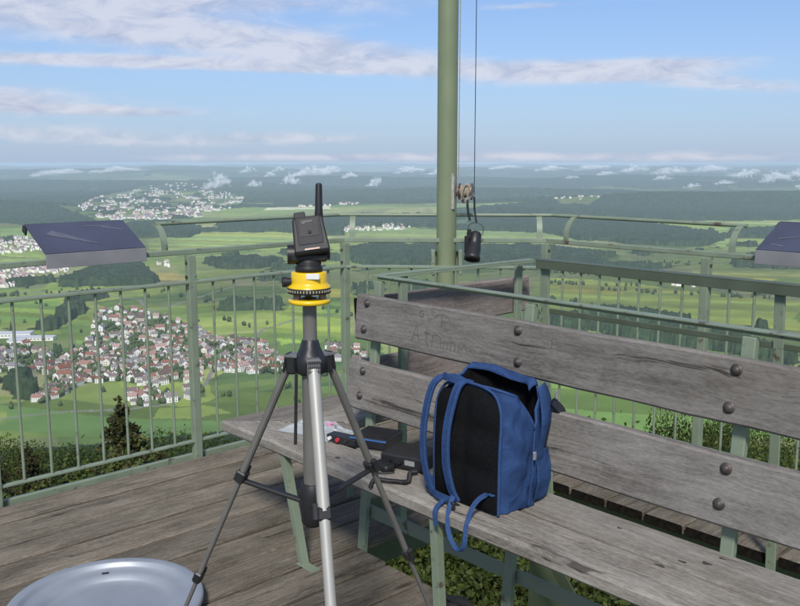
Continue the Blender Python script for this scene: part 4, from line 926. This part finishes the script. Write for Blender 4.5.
# ------------------------------------------------------------------ tripod
T = Vector((-.225, 2.135, 1.079)); C0 = Vector((T.x, T.y, 0))
tri = empty('tripod', C0, 'camera tripod with dark grey legs and one silver leg standing before the bench', 'tripod')
def legpt(k, t, dr=0, dz=0):
    a = math.radians(46.53+120*k); u = Vector((math.sin(a), math.cos(a), 0)); p = T+u*.057; q = C0+u*.553; return p+(q-p)*t, u, (q-p).normalized()
for k in range(3):
    mat = M_silver if k == 1 else M_grey
    p0, u, d = legpt(k, 0); side = d.cross(u).normalized(); nrm = side.cross(d).normalized()
    b = MB(); p1 = legpt(k, .285)[0]
    if k == 1: b.tube([p0, p1], .0152, 18)
    else: b.bar(p0, p1, .021, .016, up=nrm, ch=.004)
    lg = b.build('leg', mat, tri)
    if k != 1:
        b = MB(); b.bar(p0+side*.0112*0+nrm*.0086, p1+nrm*.0086, .007, .002, up=nrm, ch=.0005); b.build('leg_channel', M_char, lg)
    b = MB(); p2 = legpt(k, .57)[0]
    if k == 1: b.tube([p1, p2], .0134, 18)
    else: b.bar(p1, p2, .0165, .013, up=nrm, ch=.003)
    b.build('middle_section', mat, lg)
    b = MB(); p3 = legpt(k, .975)[0]
    if k == 1: b.tube([p2, p3], .0092, 18)
    else: b.bar(p2, p3, .0125, .010, up=nrm, ch=.002)
    b.build('lower_section', mat, lg)
    b = MB(); p4 = legpt(k, 1.0)[0]; b.tube([p3, p4+UZ*.01, p4+UZ*.001], [.009, .015, .013], 12); b.build('foot', M_black, lg)
    for t_, w_ in ((.29, .034), (.572, .027)):
        c = legpt(k, t_)[0]; b = MB(); b.box(c, d*.016, side*w_/2, nrm*w_*.42, ch=.004); b.box(c+side*w_*.62-d*.006, d*.020, side*.006, nrm*.008, ch=.002); b.build('clamp', M_black if k != 1 else M_char, lg)
    # brace to the centre column
    a = legpt(k, .30)[0]; cc = C0+u*.022+UZ*.715
    b = MB(); b.bar(a, cc, .018, .010, up=UZ, ch=.003); b.build('brace', M_char, tri)
b = MB(); b.tube([C0+UZ*.70, C0+UZ*1.236], .0175, 20); b.build('centre_column', M_grey, tri)
b = MB(); b.tube([C0+UZ*.76, C0+UZ*1.07], .0225, 20); b.build('column_sleeve', M_grey, tri)
b = MB(); b.lathe(C0, [(.001,.655),(.022,.655),(.030,.665),(.033,.70),(.033,.735),(.030,.765),(.024,.77)], 20); b.build('column_foot', M_char, tri)
b = MB(); b.bar(C0+Vector((-.035,-.01,1.06)), C0+Vector((-.040,-.015,.875)), .008, .006, up=Vector((0,1,0))); b.build('crank_handle', M_black, tri)
b = MB(); b.lathe(C0, [(.024,1.055),(.036,1.058),(.040,1.066),(.041,1.092),(.037,1.100),(.026,1.124),(.022,1.140),(.018,1.146)], 6)
for k in range(3):
    _, u, d = legpt(k, 0); sd_ = Vector((-u.y, u.x, 0)); b.box(T+u*.048-UZ*.002, u*.014, sd_*.017, UZ*.023, ch=.005)
b.build('shoulder', M_black, tri)
M_mid = plain('mid grey plastic', (.14, .14, .135), .5)
for k in range(3):
    _, u, d = legpt(k, 0); sd_ = Vector((-u.y, u.x, 0))
    c = T+u*.064+UZ*.004; b = MB(); b.box(c, u*.0035+UZ*.0, sd_*.0165, (UZ*1-u*.18).normalized()*.024, ch=.002); b.build('hinge_cover', M_mid if k == 1 else M_black, tri)
    b = MB(); b.box(T+u*.048+UZ*.022, u*.018, sd_*.018, UZ*.0035, ch=.001); b.build('grey_band', M_mid, tri)
b = MB()
_, u, d = legpt(1, 0); sd_ = Vector((-u.y, u.x, 0))
for rw in range(3):
    for cl in range(7): b.box(T+u*.0682+UZ*(.020-rw*.011)+sd_*(-.0135+cl*.0045)-u*rw*-.002, u*.0006, sd_*.0011, UZ*.0036)
b.build('hinge_grid', M_black, tri)['kind'] = 'stuff'
# yellow tribrach
def tribrach():
    z0 = 1.236; t = empty('tribrach', C0+UZ*z0, 'yellow round levelling base with a black graduated ring on top of the tripod', 'tribrach')
    b = MB(); b.lathe(C0, [(.001,z0),(.048,z0),(.052,z0+.003),(.052,z0+.010),(.047,z0+.012),(.02,z0+.013)], 36); b.build('base_plate', M_yellow, t)
    for k in range(3):
        a = math.radians(100+120*k); p = C0+Vector((math.cos(a)*.036, math.sin(a)*.036, 0)); b = MB(); b.tube([p+UZ*(z0+.012), p+UZ*(z0+.030)], .0095, 14); b.build('foot_screw', M_brass, t)
    b = MB(); b.lathe(C0, [(.02,z0+.026),(.0535,z0+.027),(.0545,z0+.030),(.0545,z0+.039),(.0535,z0+.041)], 40); b.build('graduated_ring', M_black, t)
    b = MB()
    for i in range(44):
        a = 2*PI*i/44; u = Vector((math.cos(a), math.sin(a), 0)); v = Vector((-u.y, u.x, 0)); b.box(C0+u*.0546+UZ*(z0+.0345), u*.0007, v*.0014, UZ*.0028)
    b.build('ring_marks', plain('pale ring marks', (.45, .38, .25), .5), t)['kind'] = 'stuff'
    b = MB(); b.lathe(C0, [(.0535,z0+.041),(.052,z0+.045),(.046,z0+.049),(.0445,z0+.055),(.044,z0+.076),(.042,z0+.079),(.02,z0+.080)], 36); b.build('housing', M_yellow, t)
    b = MB(); b.box(C0+Vector((.014,-.0445,z0+.072)), (.016,0,0), (0,.002,0), (0,0,.007), ch=.001); b.build('label_plate', M_white, t)
    b = MB(); b.tube([C0+Vector((-.044,-.01,z0+.055)), C0+Vector((-.064,-.016,z0+.055))], .0105, 16); b.tube([C0+Vector((-.054,-.013,z0+.055)), C0+Vector((-.064,-.016,z0+.055))], .013, 12); b.build('knob', M_black, t)
    return z0
tribrach()
def sensor():
    z = 1.316; t = empty('sensor_head', C0+UZ*z, 'black tilted sensor box with a stub antenna on the yellow base', 'instrument')
    b = MB(); b.lathe(C0, [(.001,z),(.034,z),(.034,z+.012),(.030,z+.014),(.030,z+.028),(.024,z+.032)], 24); b.build('mount', M_char, t)
    b = MB()
    for i in range(16):
        a = PI+PI*(i+.5)/16; u = Vector((math.cos(a), math.sin(a), 0)); v = Vector((-u.y, u.x, 0)); b.box(C0+u*.0302+UZ*(z+.021), u*.0006, v*.0016, UZ*.004)
    b.build('mount_marks', M_face, t)['kind'] = 'stuff'
    # yoke
    rx = Vector((math.cos(.20), -math.sin(.20)*-1*.6, 0)).normalized(); ry = Vector((-rx.y, rx.x, 0))
    b = MB(); b.box(C0+UZ*(z+.036), rx*.046, ry*.026, UZ*.011, ch=.006)
    b.tube([C0-rx*.052+UZ*(z+.042), C0-rx*.030+UZ*(z+.042)], .024, 20); b.tube([C0+rx*.028+UZ*(z+.046), C0+rx*.052+UZ*(z+.046)], .018, 20); b.build('yoke', M_black, t)
    # tilted box: face looks to the camera and up
    c = C0+UZ*(z+.085)+rx*.003; up = (UZ*.93+ry*.36-rx*.13).normalized(); fr = (-ry+UZ*.36); fr = (fr-up*fr.dot(up)).normalized(); sx = up.cross(fr).normalized(); sx = sx if sx.dot(rx) > 0 else -sx
    vs = []
    for zz, hx, hy in ((-.050, .040, .028), (-.042, .043, .032), (.040, .037, .028), (.046, .034, .024)):
        for a, d_ in ((-1,-1),(1,-1),(1,1),(-1,1)): vs.append(c+up*zz+sx*a*hx+fr*d_*hy)
    fs = [(i*4+j, i*4+(j+1) % 4, (i+1)*4+(j+1) % 4, (i+1)*4+j) for i in range(3) for j in range(4)]+[(3,2,1,0), (12,13,14,15)]
    b = MB(); b.add(vs, fs); bx = b.build('box', M_char, t)
    md = bx.modifiers.new('bevel', 'BEVEL'); md.width = .004; md.segments = 2
    f0 = c+fr*.0305+up*.003
    b = MB(); b.box(f0+up*.004, sx*.030, up*.035, fr*.0022, ch=.0015); b.build('face_plate', M_face, t)
    b = MB(); b.box(f0+up*.012+fr*.0022, sx*.024, up*.023, fr*.0008, ch=.0005); b.build('inner_panel', M_char, t)
    b = MB(); b.box(f0+up*.027+fr*.0034-sx*.003, sx*.013, up*.0022, fr*.0004); b.box(f0+up*.0235+fr*.0034-sx*.012, sx*.004, up*.0022, fr*.0004); b.lathe(f0+fr*.0031-up*.001, [(.0045,0),(.0045,.0006),(.0005,.0008)], 14, axis=fr); b.build('markings', M_black, t)
    b = MB(); b.box(c-up*.040+fr*.0335, sx*.018, up*.002, fr*.0015); b.build('trim', M_brass, t)
    b = MB(); b.box(c+up*.056-sx*.016-fr*.012, sx*.014, up*.012, fr*.008, ch=.002); b.build('vent_block', M_face, t)
    a0_ = c+up*.030+sx*.028-fr*.010; b = MB(); b.tube([a0_, a0_+UZ*.030, a0_+UZ*.032, a0_+UZ*.098+rx*.001, a0_+UZ*.103+rx*.001], [.0105,.0105,.0098,.0082,.005], 14); b.build('antenna', M_char, t)
sensor()

# ------------------------------------------------------------------ tray on the deck
def tray():
    c = Vector((-1.035, 2.855, .004)); t = empty('metal_tray', c, 'large round shallow aluminium tray lying on the deck planks', 'tray')
    b = MB(); b.lathe(c, [(.001,.010),(.20,.010),(.222,.012),(.232,.018),(.240,.030),(.262,.036),(.284,.040),(.290,.046),(.296,.058),(.300,.0605),(.326,.0605),(.333,.058),(.336,.052),(.336,.040),(.331,.038),(.326,.052),(.30,.052),(.285,.036),(.24,.024),(.225,.004),(.2,.0),(.001,.0)], 80); b.build('dish', M_alu, t)
    b = MB(); b.box(c+Vector((-.085,.247,.0355)), (.012,.004,0), (-.002,.005,0), (0,0,.002)); b.build('slot', M_black, t)
tray()

# ------------------------------------------------------------------ backpack
def backpack():
    z0 = SZ; t = empty('backpack', W(-1.82, 2.04, z0), 'blue backpack with black padded back standing half open on the bench seat', 'backpack')
    r = random.Random(5)
    # lofted rounded box with an open mouth; u = fraction round the outline, v = height
    BC, HW = -1.812, .143
    def ring(v):
        lean = .012*v; w = HW*(1-.02*v**2); d = .108*(1-.04*v)+.010*math.sin(PI*v)
        return (BC, 2.058+lean), w, d
    n = 64; rows = 24; Hh = .40; vs = []; fs = []
    def rim(th_):
        ca, sa = math.cos(th_), math.sin(th_)
        y = sa/max(.35, abs(ca)) if ca > 0 else 9
        h_ = .985+.03*math.sin(th_*3+.6)+.02*math.sin(th_*5)
        if ca > .4: h_ -= .40*math.exp(-(abs(y-.22)/.34)**1.4)        # the unzipped V in the right side
        if sa > .5: h_ += .012
        return h_
    def pt(th_, v, k=1.0):
        c, w, d = ring(v); ex = 4.0; ca, sa = math.cos(th_), math.sin(th_); q = (abs(ca)**ex+abs(sa)**ex)**(-1/ex)
        x, y = ca*q*w, sa*q*d
        wr = .0030*math.sin(th_*7+v*11+2*math.sin(v*9))+.0024*math.sin(v*27+th_*5)+.0012*math.sin(th_*19-v*9)+.0012*math.sin(v*17-th_*13)
        side = max(0, ca)
        x += .014*math.sin(PI*min(1, v*1.1))*side+wr*(.6 if sa < -.5 else 1.3)*(1 if abs(ca) > .3 else .6); y += wr*(0 if sa < -.5 else 1)
        if ca > .4: x -= .030*max(0, v-.72)*2*math.exp(-((sa/abs(ca)-.22)/.5)**2)      # mouth sags inwards
        return W(c[0]+x*k, c[1]+y*k, z0+.004+Hh*v)
    for i in range(rows+1):
        for j in range(n): a_ = 2*PI*j/n; vs.append(pt(a_, i/rows*rim(a_)))
    fs = [(i*n+j, i*n+(j+1) % n, (i+1)*n+(j+1) % n, (i+1)*n+j) for i in range(rows) for j in range(n)]
    b = MB(); b.add(vs, fs, 0, True); b.add([pt(2*PI*j/n, 0) for j in range(n)], [tuple(range(n))], 0)
    b.build('body', M_blue, t)
    # dark lining inside the open mouth
    b = MB(); vin = []
    for f in (.62, .8, .92, .985):
        for j in range(n): a_ = 2*PI*j/n; vin.append(pt(a_, f*rim(a_), .955))
    b.add(vin, [(i*n+j, i*n+(j+1) % n, (i+1)*n+(j+1) % n, (i+1)*n+j) for i in range(3) for j in range(n)], 0, True); b.add(vin[:n], [tuple(range(n))], 0); b.build('lining', M_mesh, t)
    # rolled zip edge round the mouth
    rp = [pt(2*PI*j/n, rim(2*PI*j/n), .987) for j in range(n)]; b = MB(); b.tube(rp+[rp[0]], .0048, 8, cap=False); b.build('zip_edge', M_blue2, t)
    b = MB(); P = []
    for i in range(5):                        # wide blue flap of the far rim, folded outwards and over
        f = i/4
        for j in range(13):
            a_ = PI*(.20+.62*j/12); p = pt(a_, rim(a_), 1.0); P.append(p-UR*(.002+.040*f)+UZ*(.004+.010*math.sin(PI*f*.62)+.004*math.sin(j*.9)-.020*f*f))
    b.add(P, [(i*13+j, i*13+j+1, (i+1)*13+j+1, (i+1)*13+j) for i in range(4) for j in range(12)], 0, True); o = b.build('lid', M_blue, t); md = o.modifiers.new('thick', 'SOLIDIFY'); md.thickness = .006; md.offset = 0
    # black padded back panel: six cushions
    c1, c2 = BC-HW+.012, BC+HW-.012
    def yb(z): cc, w, d = ring(min(1, z/Hh)); return cc[1]-d
    b = MB(); P = [];
    for i in range(13):
        for j in range(13):
            u = i/12; v = j/12; z = .008+.385*v; x = c1-.006+(c2-c1+.012)*u
            if v > .7: z -= .05*(abs(2*u-1))**3.2*(v-.7)*3.33
            seam = max(math.exp(-((u-.5)/.05)**2), max(math.exp(-((v-q)/.035)**2) for q in (.33, .66)), 1-min(1, 9*min(u, 1-u)), 1-min(1, 12*min(v, 1-v)))
            P.append(W(x, yb(z)-.003-.020*(1-.8*seam), z0+z))
    b.add(P, [(i*13+j, (i+1)*13+j, (i+1)*13+j+1, i*13+j+1) for i in range(12) for j in range(12)], 0, True); o = b.build('back_pad', M_mesh, t); md = o.modifiers.new('sub', 'SUBSURF'); md.levels = 1; md.render_levels = 1
    pp = [W(x, yb(z)-.005, z0+z) for x, z in ((c1-.008, .01), (c1-.010, .2), (c1-.006, .32), (c1+.022, .378), (c1+.07, .397), (BC, .402), (c2-.07, .397), (c2-.022, .378), (c2+.006, .32), (c2+.010, .2), (c2+.008, .01))]
    b = MB(); b.tube(bez(pp, 48), .005, 8); b.build('piping', M_blue2, t)
    def sheet(name, pts_rows, mat, th_=.006):
        m_ = len(pts_rows[0]); b = MB(); P = [p for rw in pts_rows for p in rw]
        b.add(P, [(i*m_+j, i*m_+j+1, (i+1)*m_+j+1, (i+1)*m_+j) for i in range(len(pts_rows)-1) for j in range(m_-1)], 0, True); o = b.build(name, mat, t); md = o.modifiers.new('thick', 'SOLIDIFY'); md.thickness = th_; md.offset = 0
        md2 = o.modifiers.new('sub', 'SUBSURF'); md2.levels = 1; md2.render_levels = 1; return o
    XS = BC+HW
    # front flap hanging open on the right rear
    rows_ = []
    for i in range(7):
        u = i/6; rw = []
        for j in range(8):
            v = j/7; rw.append(W(XS-.012+.028*math.sin(PI*(v*.8+.1))+.008*math.sin(u*5)-.02*u, 2.120+.085*u+.010*math.sin(v*6)*u, z0+.385-.235*v+.014*math.sin(u*4)))
        rows_.append(rw)
    sheet('front_flap', rows_, M_blue)
    rows_ = []
    for i in range(7):
        u = i/6; rw = []
        for j in range(9):
            v = j/8; rw.append(W(XS+.002+.016*math.sin(PI*v)+.003*math.sin(v*21)-.012*u, 2.105+.085*u, z0+.010+.17*v+.004*math.sin(u*8+v*4)))
        rows_.append(rw)
    sheet('side_pocket', rows_, M_blue)
    def strap(bx, top_b, bulge, w_):
        pts = [W(top_b, 1.985, z0+.400), W(top_b-.004, 1.945, z0+.402), W(bx-.002, 1.922-bulge*.4, z0+.365), W(bx-.010, 1.900-bulge, z0+.26), W(bx-.008, 1.895-bulge, z0+.15), W(bx+.006, 1.902-bulge*.6, z0+.065), W(bx+.020, 1.912, z0+.022)]
        b = MB(); b.ribbon(bez(pts, 30), UB, w_, .011); o = b.build('shoulder_strap', M_blue2, t); md = o.modifiers.new('bev', 'BEVEL'); md.width = .003; md.segments = 2
        b = MB(); b.ribbon([p+(-UR*.007) for p in bez(pts, 30)[4:]], UB, .010, .0015); b.build('strap_webbing', M_blue, o)
    strap(-1.945, -1.925, .002, .025); strap(-1.838, -1.832, .006, .030)
    b = MB(); b.ribbon(bez([W(-1.925, 1.965, z0+.400), W(-1.90, 1.935, z0+.414), W(-1.86, 1.935, z0+.410), W(-1.832, 1.96, z0+.402)], 14), UZ, .022, .006); b.build('grab_handle', M_blue2, t)
    b = MB(); b.ribbon(bez([W(-1.930, 1.912, z0+.026), W(-1.885, 1.895, z0+.028), W(-1.82, 1.90, z0+.024)], 12), UZ, .022, .004); b.build('cross_web', M_blue2, t)
    b = MB(); b.ribbon(bez([W(-1.822, 1.900, z0+.045), W(-1.812, 1.868, z0+.008), W(-1.795, 1.848, z0-.045), W(-1.762, 1.842, z0-.088), W(-1.735, 1.842, z0-.094), W(-1.720, 1.844, z0-.066), W(-1.724, 1.856, z0-.012), W(-1.722, 1.885, z0+.045), W(-1.706, 1.915, z0+.073), W(-1.685, 1.940, z0+.075)], 40), UB*.6+UR*.8, .015, .003); b.build('web_tail', M_blue2, t)
    b = MB(); b.ribbon(bez([W(-1.862, 1.895, z0+.020), W(-1.858, 1.855, z0-.004), W(-1.848, 1.848, z0-.050)], 12), UB, .018, .004); b.build('web_tail', M_blue2, t)
    b = MB(); b.box(W(-1.818, 1.885, z0+.018), UB*.016, UR*.005, UZ*.011, ch=.002); b.build('buckle', M_black, t)
    b = MB(); b.ribbon(bez([W(-1.962, 1.92, z0+.05), W(-1.982, 1.945, z0+.035), W(-1.96, 1.98, z0+.02)], 10), UZ, .05, .005); b.build('strap_wing', M_blue2, t)
    M_pull = plain('steel puller', (.6, .6, .58), .35, .7)
    b = MB(); cc, w, d = ring(.36); xf = XS+.012
    b.tube([W(xf+.001, 2.068, z0+.015), W(xf+.010, 2.070, z0+.10), W(xf+.011, 2.074, z0+.20), W(xf+.004, 2.088, z0+.255)], .0026, 6); b.build('zip', M_blue2, t)
    b = MB(); b.box(W(xf+.016, 2.075, z0+.180), UB*.003, UR*.006, UZ*.013, ch=.001); b.build('zip_puller', M_pull, t)
    b = MB(); b.box(W(XS+.008, 2.205, z0+.350), UB*.003, UR*.004, UZ*.014, ch=.001); b.build('zip_puller', M_pull, t)
    b = MB(); b.ribbon(bez([W(XS-.005, 2.200, z0+.325), W(XS+.012, 2.225, z0+.29), W(XS+.010, 2.232, z0+.25), W(XS-.008, 2.222, z0+.215)], 14), UR, .034, .012); b.build('side_buckle', M_black, t)
    b = MB(); b.tube(bez([W(XS-.008, 2.205, z0+.19), W(XS+.012, 2.222, z0+.17), W(XS+.006, 2.22, z0+.145)], 10), .004, 6); b.build('zip_cord', M_black, t)
backpack()

# ------------------------------------------------------------------ radios, bag, pouch
def radio(c, u, L, D, H_, label, grp='radio sets on the bench', mic=False):
    v = UZ.cross(u); t = empty('radio', c, label, 'radio', grp)
    b = MB(); b.box(c+UZ*H_/2, u*L/2, v*D/2, UZ*H_/2, ch=.004); b.build('case', M_black, t)
    return t, v
c = W(-2.475, 2.145, SZ+.002); u = (UB*.93+UR*.37).normalized()
t, v = radio(c, u, .155, .150, .042, 'black radio box with a blue edge strip, beside the plastic bag')
b = MB(); b.box(c-v*.0755+UZ*.036, u*.078, v*.002, UZ*.0025); b.box(c-v*.0755+u*.0+UZ*.018, u*.070, v*.0012, UZ*.013, 1); b.build('front_panel', [plain('blue strip', (.05, .16, .42), .4), M_char], t)
b = MB(); b.box(c+UZ*.043+v*.0, u*.07, v*.065, UZ*.0012); b.build('lid', M_char, t)
# small control box with knobs
c = W(-2.565, 2.055, SZ+.002); u2 = (UB*.97+UR*.22).normalized(); v2 = UZ.cross(u2)
t = empty('control_box', c, 'small black control box with a red knob and a white knob, left of the radios', 'control box')
b = MB(); b.box(c+UZ*.0155, u2*.070, v2*.026, UZ*.0155, ch=.003); b.build('case', M_black, t)
for q, (m_, rr) in enumerate(((M_white, .0075), (M_redc, .0085), (M_face, .006))):
    p = c-v2*.026+u2*(-.050+.040*q)+UZ*.018; b = MB(); b.tube([p, p-v2*.010], rr, 14); b.build('knob', m_, t)
c = W(-2.215, 2.085, SZ+.002); u = (UB*.95+UR*.30).normalized()
t, v = radio(c, u, .175, .145, .050, 'black radio set with a hand microphone and coiled cord, next to the backpack')
b = MB(); b.box(c-v*.0735+UZ*.026, u*.082, v*.003, UZ*.020, ch=.002); b.build('front_panel', M_char, t)
b = MB(); b.box(c-v*.077+u*.036+UZ*.030, u*.020, v*.001, UZ*.009); b.build('display', plain('pale display', (.28, .29, .28), .3), t)
for q in range(4):
    p = c-v*.076+u*(-.068+.022*q)+UZ*(.030 if q % 2 else .020); b = MB(); b.tube([p, p-v*.011], .0075, 12); b.build('knob', M_black, t)
mc = c-v*.105-u*.055+UZ*.014
b = MB(); b.box(mc, (u*.9-v*.3).normalized()*.042, (v*.9+u*.3).normalized()*.024, UZ*.013, ch=.008); b.box(mc+u*.02-v*.006+UZ*.0135, u*.012, v*.010, UZ*.0012); b.build('hand_microphone', M_char, t)
path = bez([c-v*.092+u*.075+UZ*.012, c-v*.115+u*.060+UZ*.010, W(-2.075, 1.935, SZ+.010), W(-2.115, 1.90, SZ+.010), W(-2.165, 1.868, SZ+.0085), W(-2.178, 1.858, SZ-.02)], 60)
pts = []
for i in range(len(path)-1):
    p, q = path[i], path[i+1]; tg = (q-p).normalized(); s1 = tg.cross(UZ).normalized(); s2 = s1.cross(tg)
    for k in range(6):
        a = (i*6+k)/6*2*PI*.9; pts.append(p+(q-p)*k/6+(s1*math.cos(a)+s2*math.sin(a))*.0072)
b = MB(); b.tube(pts, .0021, 5, cap=False); b.build('coiled_cord', M_black, t)
b = MB(); b.tube(bez([mc+u*.04, mc+u*.05-v*.02-UZ*.008, mc+u*.01-v*.045-UZ*.010, mc-u*.015-v*.04-UZ*.010], 20), .0025, 6); b.build('wire', M_black, t)
def bag():
    c = W(-2.735, 2.075, SZ+.002); t = empty('plastic_bag', c, 'crumpled pale plastic bag with pink print lying on the bench corner', 'bag')
    g = 22; P = []; u = (UB*.98+UR*.2).normalized(); v = UZ.cross(u)
    for i in range(g+1):
        for j in range(g+1):
            a = i/g*2-1; d = j/g*2-1
            e = max(abs(a), abs(d)); h = .6*(1-e**3)*(.038+.022*math.sin(a*5+d*3)+.016*math.sin(d*9-a*4)+.012*random.uniform(-1, 1))+.022*math.exp(-((a+.55)/.2)**2-((d-.2)/.4)**2)
            P.append(c+u*a*.155*(1+.08*math.sin(d*6))+v*d*.085*(1+.10*math.sin(a*5))+UZ*max(.001, h))
    b = MB(); b.add(P, [(i*(g+1)+j, (i+1)*(g+1)+j, (i+1)*(g+1)+j+1, i*(g+1)+j+1) for i in range(g) for j in range(g)], 0, False)
    m, N, L, B = new_mat('clear crumpled plastic'); B.inputs['Base Color'].default_value = (.62, .68, .70, 1); B.inputs['Roughness'].default_value = .18
    tr = N.new('ShaderNodeBsdfTransparent'); ms = N.new('ShaderNodeMixShader'); ms.inputs[0].default_value = .42; L.new(tr.outputs[0], ms.inputs[1]); L.new(B.outputs[0], ms.inputs[2]); L.new(ms.outputs[0], N['Material Output'].inputs[0])
    b.build('film', m, t)
    b = MB(); p = c+u*.055-v*.01+UZ*.046; b.ribbon([p+u*.022*math.cos(a*.5)+v*.014*math.sin(a*.5)+UZ*(.004*math.sin(a)) for a in range(12)], UZ*.3+v, .006, .001); b.build('print', M_pink, t)
bag()
def pouch():
    c = W(-1.99, 2.09, .003); t = empty('pouch', c, 'small black pouch lying on the deck edge under the bench', 'pouch')
    b = MB(); n = 24; vs = []
    for i, (r_, z) in enumerate(((.0, 0), (.9, 0), (1.05, .3), (1.0, .62), (.8, .9), (.4, 1.0), (.0, .98))):
        for j in range(n):
            a = 2*PI*j/n; q = (abs(math.cos(a))**3+abs(math.sin(a))**3)**(-1/3); vs.append(c+UB*math.cos(a)*q*r_*.075+UR*math.sin(a)*q*r_*.05+UZ*(z*.045+.006*math.sin(a*3+i)*(z > 0)))
    b.add(vs, [(i*n+j, i*n+(j+1) % n, (i+1)*n+(j+1) % n, (i+1)*n+j) for i in range(6) for j in range(n)], 0, True); b.build('cloth', M_pouch, t)
    b = MB(); b.ribbon(bez([c+UB*.06+UZ*.045, c+UB*.0+UR*-.02+UZ*.052, c-UB*.06+UZ*.045], 10), UR, .014, .003); b.build('strap', M_black, t)
pouch()
